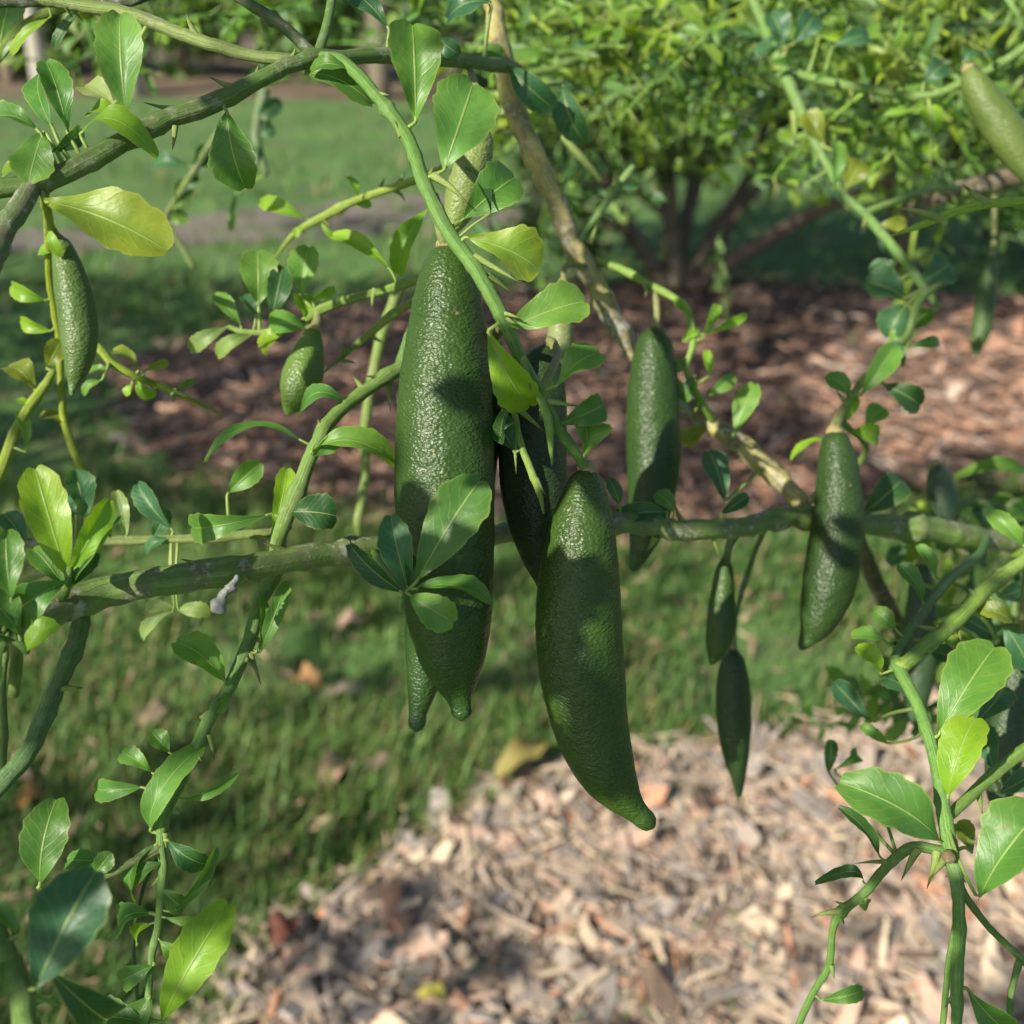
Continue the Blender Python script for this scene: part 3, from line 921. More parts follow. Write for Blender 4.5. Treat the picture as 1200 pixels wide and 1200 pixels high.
branch('diagonal', [(1290, 560, 36, 9), (1240, 612, 36, 9), (1200, 650, 35.6, 9), (1160, 686, 35, 9.5), (1117, 727, 34, 10), (1085, 755, 33, 9.5), (1053, 784, 32, 9)], (.20, .27, .07), .12)
branch('diagonal_low', [(1158, 628, 46.5, 5), (1147, 650, 42, 5.5), (1110, 680, 38, 6), (1077, 722, 35, 6.5), (1050, 768, 32.8, 6.5), (1045, 785, 32, 4)], (.11, .19, .08), .1)
branch('hanging_right', [(1048, 772, 32.3, 8), (1062, 806, 31.6, 8), (1083, 850, 30.8, 8), (1097, 900, 30.3, 8.5), (1104, 950, 29.8, 9), (1114, 1000, 29.4, 10), (1125, 1035, 29.2, 8.5), (1125, 1085, 29, 8), (1122, 1150, 28.8, 7.5), (1119, 1230, 28.6, 7)], (.12, .21, .06), .1)
branch('right_side_one', [(1112, 1000, 29.4, 6), (1070, 992, 29.6, 7), (1042, 1010, 30, 6.5), (1012, 1045, 30.5, 6), (985, 1070, 31, 5.5), (976, 1095, 31.2, 4.5), (972, 1130, 31.4, 4.5), (955, 1162, 31.6, 4.5), (930, 1215, 32, 4.5)], (.12, .20, .06), .1)
branch('right_side_two', [(1125, 1040, 29.2, 6), (1140, 1062, 29.4, 5), (1167, 1093, 29.8, 4.5), (1200, 1127, 30, 5), (1230, 1160, 30, 5)], (.11, .18, .055), .1)
branch('right_side_three', [(1195, 1125, 30, 4), (1185, 1160, 30, 4), (1183, 1190, 30, 4), (1190, 1230, 30, 4)], (.12, .2, .06), .1, name='twig')
branch('right_light', [(1108, 960, 29.8, 6), (1125, 945, 30.3, 7), (1150, 922, 31, 7.5), (1200, 882, 32, 8), (1260, 835, 33, 8)], (.19, .27, .08), .1)
branch('right_second_strand', [(1125, 1060, 29.2, 4), (1112, 1140, 29.4, 4), (1103, 1225, 29.6, 4)], (.12, .2, .06), .1, name='twig')
branch('dark_drop', [(1000, 612, 43, 9), (1013, 650, 48, 10), (1033, 700, 52, 11), (1056, 740, 55, 9), (1080, 800, 58, 8)], (.07, .055, .04), .5)
branch('under_twig', [(870, 616, 37.8, 5), (856, 640, 38.5, 4), (852, 660, 39, 3)], DULL, .2, name='twig')
branch('under_twig_two', [(900, 612, 39, 4), (880, 660, 43, 3.5), (862, 720, 44, 3), (859, 762, 44, 3)], DULL, .2, name='twig')
branch('back_stem', [(470, 330, 46, 7), (440, 420, 47, 7), (425, 520, 48, 6), (418, 645, 49, 6)], (.20, .24, .08), .2)
branch('cross_a', [(660, 160, 48, 4), (690, 195, 48, 5), (704, 212, 48, 3)], (.18, .22, .07), .1, name='twig')
branch('cross_b', [(742, 195, 50, 4), (720, 225, 50, 5), (687, 275, 49, 4), (675, 300, 46, 4)], (.17, .24, .1), .1, name='twig')
branch('top_a', [(590, 35, 60, 4), (640, 28, 62, 5), (700, 30, 64, 5), (760, 36, 66, 4.5), (830, 28, 68, 4), (900, 24, 70, 3)], (.22, .27, .06), .15)
branch('top_b', [(610, 88, 55, 5), (660, 78, 56, 5), (700, 58, 58, 4.5), (740, 42, 60, 4), (770, 20, 60, 4), (800, -20, 60, 4)], (.16, .22, .07), .15)
branch('top_c', [(700, 130, 70, 4), (730, 108, 70, 5), (790, 95, 70, 5), (840, 100, 72, 4), (900, 110, 74, 3)], (.14, .20, .08), .2)
branch('top_d', [(960, -20, 60, 4.5), (1010, 30, 62, 4.5), (1070, 35, 64, 4), (1140, 30, 66, 4), (1220, 32, 68, 4)], (.09, .15, .06), .2)
branch('top_e', [(860, 160, 75, 5), (880, 140, 75, 5), (905, 100, 74, 5)], (.12, .15, .12), .4, name='twig')
branch('right_edge', [(1250, 590, 55, 5), (1200, 600, 54, 5), (1150, 590, 53, 5), (1105, 600, 52, 4)], (.12, .18, .07), .2)

# ---- thorns
def thorn(key, x0, y0, x1, y1, r=3.5, dz=0.0, tint=None):
    o, s = BR[key]
    i = np.argmin((s[:, 0] - x0) ** 2 + (s[:, 1] - y0) ** 2)
    z = s[i, 2] - s[i, 4] * .3
    a, b = P(x0, y0, z), P(x1, y1, z + dz / 100)
    g = np.random.default_rng(int(x0 * 7 + y0))
    c = catmull([a, a + (b - a) * .5 + g.normal(0, 1, 3) * np.linalg.norm(b - a) * .03, b], 7)
    rr = r * z / FPX * np.array((1.15, .95, .8, .62, .45, .26, .05))
    V, F, uv = tube(c, rr, 6, cap=False)
    base = np.array(tint or (.19, .26, .07))
    t = np.repeat(np.linspace(0, 1, 7), 6)[:, None]
    col = base * (1 - np.clip((t - .72) * 5, 0, 1)) + np.array((.075, .04, .025)) * np.clip((t - .72) * 5, 0, 1)
    link('thorn', mesh_np('thorn', V - a, F, M_BARK, np.hstack([col, np.full((len(col), 1), .05)]), uv), a, o)


for k in [('front', 508, 206, 550, 242, 5, -.3), ('front', 556, 300, 611, 332, 4.5, -.3), ('front', 572, 322, 603, 346, 4, .5), ('front', 612, 420, 622, 458, 4.5, -.4), ('front', 640, 470, 678, 476, 4.5, -.2), ('front', 470, 160, 462, 140, 3), ('front', 585, 398, 583, 480, 3, .6),
          ('thorny_hanger', 604, 505, 605, 556, 3.5), ('thorny_hanger', 628, 560, 640, 582, 3), ('thorny_hanger', 606, 478, 640, 508, 4, .3), ('upper', 215, 128, 168, 120, 4, -.2), ('upper', 280, 105, 245, 90, 5, -.2), ('upper', 205, 148, 202, 176, 4), ('olive_limb', 230, 42, 218, 14, 4),
          ('main', 335, 646, 306, 635, 4, -.6), ('main', 240, 668, 212, 655, 4.5, -.4), ('main', 290, 676, 270, 688, 4), ('dropper', 293, 765, 306, 803, 4), ('dropper', 245, 860, 252, 893, 3.5), ('dropper', 236, 842, 258, 818, 3), ('dropper', 194, 975, 194, 1010, 4), ('dropper', 205, 950, 212, 955, 4),
          ('lower_stem', 68, 806, 98, 806, 5), ('riser', 425, 455, 414, 440, 4), ('riser', 458, 440, 458, 482, 5, .3), ('riser', 378, 508, 372, 490, 4), ('riser', 364, 545, 352, 540, 3), ('bright_thorn_twig', 1103, 257, 1046, 243, 5, -.2), ('bright_thorn_twig', 1155, 238, 1128, 216, 5.5, -.2),
          ('diagonal', 1105, 740, 1068, 731, 4.5), ('diagonal', 1120, 725, 1127, 752, 4.5), ('diagonal', 1145, 700, 1133, 688, 4), ('diagonal', 1180, 668, 1163, 670, 4), ('diagonal', 1128, 712, 1107, 716, 4), ('diagonal_low', 1097, 690, 1078, 682, 4), ('hanging_right', 1098, 998, 1086, 1042, 5, -.3),
          ('hanging_right', 1108, 1005, 1088, 1032, 4.5, -.5), ('right_side_one', 1075, 995, 1056, 1032, 5), ('right_side_one', 985, 1068, 950, 1075, 4), ('right_side_one', 1040, 1010, 1002, 1012, 3), ('right_side_one', 974, 1130, 978, 1148, 3.5), ('arching_twig', 998, 100, 999, 117, 5), ('tall_twig', 930, 130, 931, 172, 5),
          ('tall_twig', 912, 85, 925, 50, 6), ('main', 830, 612, 844, 655, 4, .5), ('main', 800, 612, 790, 590, 4), ('main', 770, 626, 756, 648, 5, 1), ('limb', 655, 225, 664, 210, 5), ('limb', 690, 285, 700, 262, 4), ('right_light', 1145, 925, 1152, 957, 4), ('cluster_stem', 440, 338, 436, 362, 4), ('sprig', 470, 700, 469, 722, 3)]:
    thorn(*k)


def auto_thorns(key, n, length, seed):
    g = np.random.default_rng(seed)
    o, s = BR[key]
    for i in g.integers(2, len(s) - 2, n):
        d = s[min(i + 1, len(s) - 1), :2] - s[i - 1, :2]
        d = d / max(np.linalg.norm(d), 1e-6)
        sgn = g.choice([-1, 1])
        n2 = np.array((-d[1], d[0])) * sgn
        v = n2 * g.uniform(.6, 1) + d * g.uniform(.2, .8)
        v = v / np.linalg.norm(v) * length * g.uniform(.6, 1.2)
        thorn(key, s[i, 0] + n2[0] * s[i, 3] * .5, s[i, 1] + n2[1] * s[i, 3] * .5, s[i, 0] + v[0], s[i, 1] + v[1], 3, g.normal(0, .5))


for q, (k, n, L) in enumerate([('top_a', 5, 26), ('top_b', 4, 24), ('top_c', 5, 26), ('top_d', 4, 24), ('tall_twig', 3, 24), ('mid_twig', 4, 18), ('fruit_twig', 3, 18), ('olive_limb', 3, 20), ('back_left', 3, 18), ('yellow_side', 3, 18), ('sunlit_stem', 4, 18), ('cluster_stem_low', 3, 20), ('right_edge', 2, 18), ('dropper', 5, 20), ('upper', 4, 22), ('main', 5, 22), ('riser', 3, 18), ('diagonal', 3, 18), ('hanging_right', 4, 20), ('front', 3, 22), ('right_light', 3, 20), ('right_side_one', 3, 16), ('arching_twig', 4, 20), ('limb', 3, 18)]):
    auto_thorns(k, n, L, 200 + q)

# ---- leaves placed one by one
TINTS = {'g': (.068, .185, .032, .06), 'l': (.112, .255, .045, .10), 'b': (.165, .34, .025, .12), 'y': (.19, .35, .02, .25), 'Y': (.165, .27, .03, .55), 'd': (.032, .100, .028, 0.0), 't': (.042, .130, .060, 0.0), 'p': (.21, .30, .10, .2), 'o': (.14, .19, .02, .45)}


def leaf(key, bx, by, tx, ty, w, tint='g', roll=0, bend=.10, dz=0.0, fold=.25, side=0.0, zo=0.0, notch=.6, shape=(1.0, .37)):
    o, s = BR[key]
    i = np.argmin((s[:, 0] - bx) ** 2 + (s[:, 1] - by) ** 2)
    zb = s[i, 2] + zo / 100 - s[i, 4] * .5
    base, tip = P(bx, by, zb), P(tx, ty, zb + dz / 100)
    seed = int(bx * 31 + by * 17 + tx * 7 + ty) & 0x7fffffff
    g = np.random.default_rng(seed)
    V = nrm(CAM - base)
    N = nrm(V * .85 + np.array((-.1, 0, .35)))
    A = nrm(tip - base)
    N = nrm(N - (N @ A) * A)
    N = np.array(Matrix.Rotation(math.radians(roll + g.normal(0, 8)), 3, Vector(A)) @ Vector(N))
    dist = math.hypot(s[i, 0] - bx, s[i, 1] - by)
    anchor = P(s[i, 0], s[i, 1], s[i, 2])
    width = w * zb / FPX * g.uniform(.88, 1.0)
    bend *= g.uniform(.9, 2.0)
    fold *= g.uniform(.7, 2.1)
    shape = (shape[0] * g.uniform(.8, 1.3), shape[1] * g.uniform(.9, 1.6))
    Vv, F, uv = leaf_grid(base, tip, width, N, bend, fold, .06, notch, .035, side, seed, petiole_from=anchor, pet_r=max(1.6, min(2.6, w * .07)) * zb / FPX, shape=shape)
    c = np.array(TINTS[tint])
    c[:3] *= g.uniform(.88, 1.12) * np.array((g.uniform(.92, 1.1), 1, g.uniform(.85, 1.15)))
    link('leaf', mesh_np('leaf', Vv - base, F, M_LEAF, c, uv), base, o)


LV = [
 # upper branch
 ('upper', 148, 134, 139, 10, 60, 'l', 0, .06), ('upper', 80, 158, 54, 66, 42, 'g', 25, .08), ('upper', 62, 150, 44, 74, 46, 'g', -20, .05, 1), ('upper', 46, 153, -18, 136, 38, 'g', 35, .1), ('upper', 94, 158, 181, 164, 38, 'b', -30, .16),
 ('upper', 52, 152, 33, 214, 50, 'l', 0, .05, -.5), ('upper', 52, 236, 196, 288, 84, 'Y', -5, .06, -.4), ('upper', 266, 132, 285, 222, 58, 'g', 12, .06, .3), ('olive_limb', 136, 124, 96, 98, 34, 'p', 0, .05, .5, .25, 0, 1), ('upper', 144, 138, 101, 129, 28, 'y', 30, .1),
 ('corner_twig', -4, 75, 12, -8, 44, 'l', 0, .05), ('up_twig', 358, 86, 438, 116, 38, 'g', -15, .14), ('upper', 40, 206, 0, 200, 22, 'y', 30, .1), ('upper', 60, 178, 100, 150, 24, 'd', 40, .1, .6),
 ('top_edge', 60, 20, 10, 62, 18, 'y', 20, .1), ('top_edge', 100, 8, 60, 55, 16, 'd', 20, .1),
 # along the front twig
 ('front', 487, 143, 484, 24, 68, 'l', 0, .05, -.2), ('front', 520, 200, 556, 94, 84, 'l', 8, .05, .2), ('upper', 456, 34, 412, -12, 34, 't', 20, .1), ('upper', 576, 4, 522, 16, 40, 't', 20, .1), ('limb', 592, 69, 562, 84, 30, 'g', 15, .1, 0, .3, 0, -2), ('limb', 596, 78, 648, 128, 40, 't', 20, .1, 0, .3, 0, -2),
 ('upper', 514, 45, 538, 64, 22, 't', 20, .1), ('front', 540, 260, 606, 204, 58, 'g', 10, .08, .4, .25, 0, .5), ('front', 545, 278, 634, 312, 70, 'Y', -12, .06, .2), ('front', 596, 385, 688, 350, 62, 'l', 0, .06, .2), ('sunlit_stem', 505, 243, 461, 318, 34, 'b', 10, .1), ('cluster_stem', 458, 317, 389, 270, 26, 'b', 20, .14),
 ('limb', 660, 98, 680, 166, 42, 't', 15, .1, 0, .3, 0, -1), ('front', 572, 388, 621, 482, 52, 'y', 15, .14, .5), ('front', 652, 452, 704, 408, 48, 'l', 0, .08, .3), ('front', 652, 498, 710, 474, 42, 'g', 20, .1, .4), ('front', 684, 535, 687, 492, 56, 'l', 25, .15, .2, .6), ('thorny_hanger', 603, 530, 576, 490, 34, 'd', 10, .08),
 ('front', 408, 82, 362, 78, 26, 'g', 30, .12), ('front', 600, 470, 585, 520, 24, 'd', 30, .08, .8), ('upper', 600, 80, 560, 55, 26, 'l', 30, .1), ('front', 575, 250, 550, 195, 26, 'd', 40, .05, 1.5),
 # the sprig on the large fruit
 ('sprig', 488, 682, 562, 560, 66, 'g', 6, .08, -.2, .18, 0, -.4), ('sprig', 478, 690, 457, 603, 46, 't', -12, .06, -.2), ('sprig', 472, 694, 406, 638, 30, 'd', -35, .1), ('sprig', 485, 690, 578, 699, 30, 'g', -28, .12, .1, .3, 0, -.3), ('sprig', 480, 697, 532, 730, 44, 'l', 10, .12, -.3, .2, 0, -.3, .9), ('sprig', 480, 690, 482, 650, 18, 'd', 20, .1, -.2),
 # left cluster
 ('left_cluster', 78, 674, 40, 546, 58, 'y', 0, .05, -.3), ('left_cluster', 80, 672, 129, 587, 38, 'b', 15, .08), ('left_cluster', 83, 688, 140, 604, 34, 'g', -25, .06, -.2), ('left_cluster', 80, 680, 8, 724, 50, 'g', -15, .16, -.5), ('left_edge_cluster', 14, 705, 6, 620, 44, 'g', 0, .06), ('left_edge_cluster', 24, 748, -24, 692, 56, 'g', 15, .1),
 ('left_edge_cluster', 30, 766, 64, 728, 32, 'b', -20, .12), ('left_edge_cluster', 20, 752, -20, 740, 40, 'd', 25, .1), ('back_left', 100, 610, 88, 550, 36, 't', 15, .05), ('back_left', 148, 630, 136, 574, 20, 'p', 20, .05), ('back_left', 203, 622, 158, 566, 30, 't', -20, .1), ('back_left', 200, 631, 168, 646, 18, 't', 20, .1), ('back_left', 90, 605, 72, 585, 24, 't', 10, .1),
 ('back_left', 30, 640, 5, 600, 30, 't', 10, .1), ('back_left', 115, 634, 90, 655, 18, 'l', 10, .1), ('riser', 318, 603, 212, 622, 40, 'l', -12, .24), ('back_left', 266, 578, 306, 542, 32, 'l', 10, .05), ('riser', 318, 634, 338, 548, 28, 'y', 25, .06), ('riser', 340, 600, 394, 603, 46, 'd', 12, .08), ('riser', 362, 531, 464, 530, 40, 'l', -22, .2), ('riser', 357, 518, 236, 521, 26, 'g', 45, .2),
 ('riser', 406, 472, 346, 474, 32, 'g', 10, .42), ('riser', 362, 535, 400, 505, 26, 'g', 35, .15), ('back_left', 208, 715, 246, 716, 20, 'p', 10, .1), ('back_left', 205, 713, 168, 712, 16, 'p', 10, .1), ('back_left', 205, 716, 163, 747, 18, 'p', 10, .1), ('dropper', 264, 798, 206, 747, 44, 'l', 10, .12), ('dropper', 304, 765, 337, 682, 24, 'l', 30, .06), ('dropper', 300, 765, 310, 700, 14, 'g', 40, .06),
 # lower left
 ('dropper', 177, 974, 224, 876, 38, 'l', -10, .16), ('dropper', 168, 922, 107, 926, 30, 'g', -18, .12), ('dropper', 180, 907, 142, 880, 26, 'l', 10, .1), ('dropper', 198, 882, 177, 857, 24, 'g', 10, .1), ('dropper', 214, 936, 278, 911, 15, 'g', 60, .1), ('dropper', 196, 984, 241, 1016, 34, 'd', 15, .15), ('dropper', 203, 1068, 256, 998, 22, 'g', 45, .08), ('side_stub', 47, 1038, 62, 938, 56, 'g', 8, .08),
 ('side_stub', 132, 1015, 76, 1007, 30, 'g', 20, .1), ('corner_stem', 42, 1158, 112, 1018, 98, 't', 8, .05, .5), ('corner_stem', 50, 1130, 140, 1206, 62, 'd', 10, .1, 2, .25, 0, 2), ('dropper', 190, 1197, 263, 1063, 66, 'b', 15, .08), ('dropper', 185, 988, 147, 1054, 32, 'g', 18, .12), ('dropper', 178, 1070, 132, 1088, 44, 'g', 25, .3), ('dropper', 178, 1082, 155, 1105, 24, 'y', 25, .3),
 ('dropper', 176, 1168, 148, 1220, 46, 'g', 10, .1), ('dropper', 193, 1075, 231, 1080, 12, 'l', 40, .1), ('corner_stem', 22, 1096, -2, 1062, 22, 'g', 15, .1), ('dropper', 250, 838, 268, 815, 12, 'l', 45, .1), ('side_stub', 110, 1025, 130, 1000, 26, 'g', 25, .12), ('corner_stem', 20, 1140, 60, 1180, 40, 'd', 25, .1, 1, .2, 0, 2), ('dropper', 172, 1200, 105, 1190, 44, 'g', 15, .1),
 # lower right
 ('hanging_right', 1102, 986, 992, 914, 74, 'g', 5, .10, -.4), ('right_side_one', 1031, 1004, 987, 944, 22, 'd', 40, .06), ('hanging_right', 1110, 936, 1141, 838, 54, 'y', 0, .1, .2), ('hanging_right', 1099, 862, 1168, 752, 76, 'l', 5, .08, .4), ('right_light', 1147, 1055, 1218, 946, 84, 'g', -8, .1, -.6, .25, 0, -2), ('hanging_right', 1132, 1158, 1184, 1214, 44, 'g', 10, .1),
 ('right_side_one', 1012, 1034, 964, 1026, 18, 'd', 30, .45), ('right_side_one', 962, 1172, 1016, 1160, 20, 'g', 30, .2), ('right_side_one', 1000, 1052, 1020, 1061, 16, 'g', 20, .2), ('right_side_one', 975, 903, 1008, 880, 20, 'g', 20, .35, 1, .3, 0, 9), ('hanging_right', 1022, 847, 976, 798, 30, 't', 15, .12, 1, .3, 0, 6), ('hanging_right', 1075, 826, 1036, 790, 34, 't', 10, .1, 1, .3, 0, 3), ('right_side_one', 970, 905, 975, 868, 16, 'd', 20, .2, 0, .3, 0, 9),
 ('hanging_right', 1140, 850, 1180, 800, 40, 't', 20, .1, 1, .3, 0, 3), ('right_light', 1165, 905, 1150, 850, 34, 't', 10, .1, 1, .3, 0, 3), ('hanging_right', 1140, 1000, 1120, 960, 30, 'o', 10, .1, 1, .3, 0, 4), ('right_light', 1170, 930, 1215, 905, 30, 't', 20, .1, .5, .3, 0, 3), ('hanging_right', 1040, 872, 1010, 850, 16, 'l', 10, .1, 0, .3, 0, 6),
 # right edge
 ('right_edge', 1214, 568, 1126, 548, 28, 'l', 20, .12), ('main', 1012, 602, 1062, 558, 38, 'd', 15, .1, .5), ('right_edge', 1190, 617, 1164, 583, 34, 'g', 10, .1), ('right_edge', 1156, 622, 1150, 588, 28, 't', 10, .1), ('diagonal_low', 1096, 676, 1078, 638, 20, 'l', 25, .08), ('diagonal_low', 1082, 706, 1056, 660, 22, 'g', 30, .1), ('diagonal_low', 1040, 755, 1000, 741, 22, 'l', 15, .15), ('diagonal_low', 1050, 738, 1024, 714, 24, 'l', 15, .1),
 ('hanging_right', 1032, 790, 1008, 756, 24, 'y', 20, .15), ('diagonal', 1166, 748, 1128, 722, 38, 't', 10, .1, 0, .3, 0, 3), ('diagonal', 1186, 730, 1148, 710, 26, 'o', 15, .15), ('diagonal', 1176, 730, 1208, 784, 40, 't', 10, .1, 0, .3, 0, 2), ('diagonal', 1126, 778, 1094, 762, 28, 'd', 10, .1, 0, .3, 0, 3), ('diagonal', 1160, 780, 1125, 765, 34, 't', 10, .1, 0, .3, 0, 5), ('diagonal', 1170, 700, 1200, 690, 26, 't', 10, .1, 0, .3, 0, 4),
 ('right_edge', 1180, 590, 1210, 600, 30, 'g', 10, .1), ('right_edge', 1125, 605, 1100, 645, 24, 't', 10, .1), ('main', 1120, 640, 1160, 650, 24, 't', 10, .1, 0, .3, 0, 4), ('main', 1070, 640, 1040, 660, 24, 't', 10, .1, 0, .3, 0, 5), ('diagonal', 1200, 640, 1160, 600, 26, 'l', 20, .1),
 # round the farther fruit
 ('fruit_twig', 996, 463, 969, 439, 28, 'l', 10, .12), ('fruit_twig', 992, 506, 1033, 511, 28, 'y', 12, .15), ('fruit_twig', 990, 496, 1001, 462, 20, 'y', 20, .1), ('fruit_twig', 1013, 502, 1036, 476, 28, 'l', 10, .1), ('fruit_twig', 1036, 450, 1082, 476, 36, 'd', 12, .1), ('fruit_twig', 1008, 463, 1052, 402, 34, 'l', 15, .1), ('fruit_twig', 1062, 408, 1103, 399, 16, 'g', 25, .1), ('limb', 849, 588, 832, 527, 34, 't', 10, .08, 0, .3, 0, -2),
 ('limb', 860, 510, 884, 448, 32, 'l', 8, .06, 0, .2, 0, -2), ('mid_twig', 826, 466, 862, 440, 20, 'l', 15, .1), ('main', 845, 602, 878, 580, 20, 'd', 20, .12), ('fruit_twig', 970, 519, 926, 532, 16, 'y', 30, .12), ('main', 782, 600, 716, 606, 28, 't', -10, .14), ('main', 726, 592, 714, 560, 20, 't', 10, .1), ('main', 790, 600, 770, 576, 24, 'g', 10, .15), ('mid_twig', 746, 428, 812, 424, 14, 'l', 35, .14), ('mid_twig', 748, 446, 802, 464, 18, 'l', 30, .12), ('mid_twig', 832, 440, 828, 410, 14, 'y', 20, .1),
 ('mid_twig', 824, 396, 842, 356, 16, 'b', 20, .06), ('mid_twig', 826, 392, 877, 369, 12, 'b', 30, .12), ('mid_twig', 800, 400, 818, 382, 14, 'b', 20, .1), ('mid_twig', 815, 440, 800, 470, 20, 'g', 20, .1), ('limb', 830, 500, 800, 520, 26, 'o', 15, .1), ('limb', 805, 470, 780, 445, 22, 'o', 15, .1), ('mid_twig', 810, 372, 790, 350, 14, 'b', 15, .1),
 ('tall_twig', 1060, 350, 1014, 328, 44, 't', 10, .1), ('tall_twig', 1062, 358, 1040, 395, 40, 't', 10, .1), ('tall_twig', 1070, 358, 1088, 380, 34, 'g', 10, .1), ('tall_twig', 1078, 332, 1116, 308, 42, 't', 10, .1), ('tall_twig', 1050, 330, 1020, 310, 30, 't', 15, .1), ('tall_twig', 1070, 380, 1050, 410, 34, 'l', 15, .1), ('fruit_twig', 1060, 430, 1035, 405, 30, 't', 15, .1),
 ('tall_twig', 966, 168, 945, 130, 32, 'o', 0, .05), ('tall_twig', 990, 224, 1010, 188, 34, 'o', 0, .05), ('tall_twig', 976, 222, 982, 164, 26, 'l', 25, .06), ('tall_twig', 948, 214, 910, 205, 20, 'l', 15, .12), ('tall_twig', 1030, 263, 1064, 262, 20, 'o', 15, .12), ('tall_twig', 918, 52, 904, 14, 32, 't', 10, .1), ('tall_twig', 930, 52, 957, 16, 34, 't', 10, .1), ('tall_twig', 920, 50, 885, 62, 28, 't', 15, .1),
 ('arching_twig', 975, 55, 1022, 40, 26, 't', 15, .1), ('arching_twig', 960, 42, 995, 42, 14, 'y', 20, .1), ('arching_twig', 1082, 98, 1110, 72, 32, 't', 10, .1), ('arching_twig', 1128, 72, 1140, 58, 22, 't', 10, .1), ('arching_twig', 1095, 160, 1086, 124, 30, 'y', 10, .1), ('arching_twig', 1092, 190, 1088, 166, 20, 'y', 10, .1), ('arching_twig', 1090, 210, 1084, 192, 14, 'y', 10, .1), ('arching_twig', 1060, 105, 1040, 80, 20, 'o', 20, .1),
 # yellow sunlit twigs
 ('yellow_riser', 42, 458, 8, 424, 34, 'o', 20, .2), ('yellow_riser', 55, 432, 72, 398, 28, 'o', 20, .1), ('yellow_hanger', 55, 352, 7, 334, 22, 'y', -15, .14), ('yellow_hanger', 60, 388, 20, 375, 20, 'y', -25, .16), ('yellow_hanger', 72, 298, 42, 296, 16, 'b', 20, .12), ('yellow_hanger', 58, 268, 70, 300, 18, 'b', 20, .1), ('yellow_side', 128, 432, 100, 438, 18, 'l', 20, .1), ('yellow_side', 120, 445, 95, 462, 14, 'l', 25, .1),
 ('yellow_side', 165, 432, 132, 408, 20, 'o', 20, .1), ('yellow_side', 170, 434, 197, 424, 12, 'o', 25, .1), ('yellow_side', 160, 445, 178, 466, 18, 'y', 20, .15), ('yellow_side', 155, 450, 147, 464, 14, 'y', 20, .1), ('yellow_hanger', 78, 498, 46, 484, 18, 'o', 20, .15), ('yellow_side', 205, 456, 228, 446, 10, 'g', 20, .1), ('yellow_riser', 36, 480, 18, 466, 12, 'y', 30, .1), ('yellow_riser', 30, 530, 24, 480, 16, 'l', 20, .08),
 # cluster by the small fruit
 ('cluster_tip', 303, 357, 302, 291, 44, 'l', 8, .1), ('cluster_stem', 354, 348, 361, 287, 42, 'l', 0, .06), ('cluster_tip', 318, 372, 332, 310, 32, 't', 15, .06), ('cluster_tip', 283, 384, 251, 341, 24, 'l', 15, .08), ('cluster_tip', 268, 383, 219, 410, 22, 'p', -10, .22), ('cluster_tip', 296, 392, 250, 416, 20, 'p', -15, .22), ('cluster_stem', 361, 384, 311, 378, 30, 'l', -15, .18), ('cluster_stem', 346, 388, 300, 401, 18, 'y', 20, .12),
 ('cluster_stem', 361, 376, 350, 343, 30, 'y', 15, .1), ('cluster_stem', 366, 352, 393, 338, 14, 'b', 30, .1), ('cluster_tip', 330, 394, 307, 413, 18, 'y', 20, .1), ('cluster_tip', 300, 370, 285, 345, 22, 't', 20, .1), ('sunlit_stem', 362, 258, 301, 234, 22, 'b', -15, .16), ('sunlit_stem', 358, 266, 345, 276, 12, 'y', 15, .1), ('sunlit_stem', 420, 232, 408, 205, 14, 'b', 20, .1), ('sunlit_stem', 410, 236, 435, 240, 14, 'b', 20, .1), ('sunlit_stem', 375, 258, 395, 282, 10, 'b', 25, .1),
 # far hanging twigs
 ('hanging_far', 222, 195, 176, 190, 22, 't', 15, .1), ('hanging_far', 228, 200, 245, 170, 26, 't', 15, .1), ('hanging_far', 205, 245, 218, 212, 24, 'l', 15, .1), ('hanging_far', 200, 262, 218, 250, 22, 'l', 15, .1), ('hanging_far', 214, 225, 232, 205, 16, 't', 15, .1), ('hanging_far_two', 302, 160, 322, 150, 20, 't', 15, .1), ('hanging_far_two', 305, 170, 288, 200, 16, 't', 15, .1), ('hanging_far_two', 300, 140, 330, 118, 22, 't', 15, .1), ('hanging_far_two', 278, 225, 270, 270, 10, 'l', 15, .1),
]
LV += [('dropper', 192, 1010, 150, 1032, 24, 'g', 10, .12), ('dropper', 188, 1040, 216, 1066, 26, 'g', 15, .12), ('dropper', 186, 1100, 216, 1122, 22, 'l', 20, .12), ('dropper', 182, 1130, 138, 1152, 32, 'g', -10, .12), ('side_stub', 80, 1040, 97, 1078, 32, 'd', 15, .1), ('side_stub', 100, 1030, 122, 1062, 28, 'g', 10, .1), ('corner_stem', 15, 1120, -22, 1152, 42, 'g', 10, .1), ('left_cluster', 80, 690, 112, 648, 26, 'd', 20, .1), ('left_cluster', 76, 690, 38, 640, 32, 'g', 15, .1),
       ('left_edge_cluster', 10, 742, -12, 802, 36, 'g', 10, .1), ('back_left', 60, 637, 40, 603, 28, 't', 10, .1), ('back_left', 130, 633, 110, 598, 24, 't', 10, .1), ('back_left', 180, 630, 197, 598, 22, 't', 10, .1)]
for q in LV:
    leaf(*q)


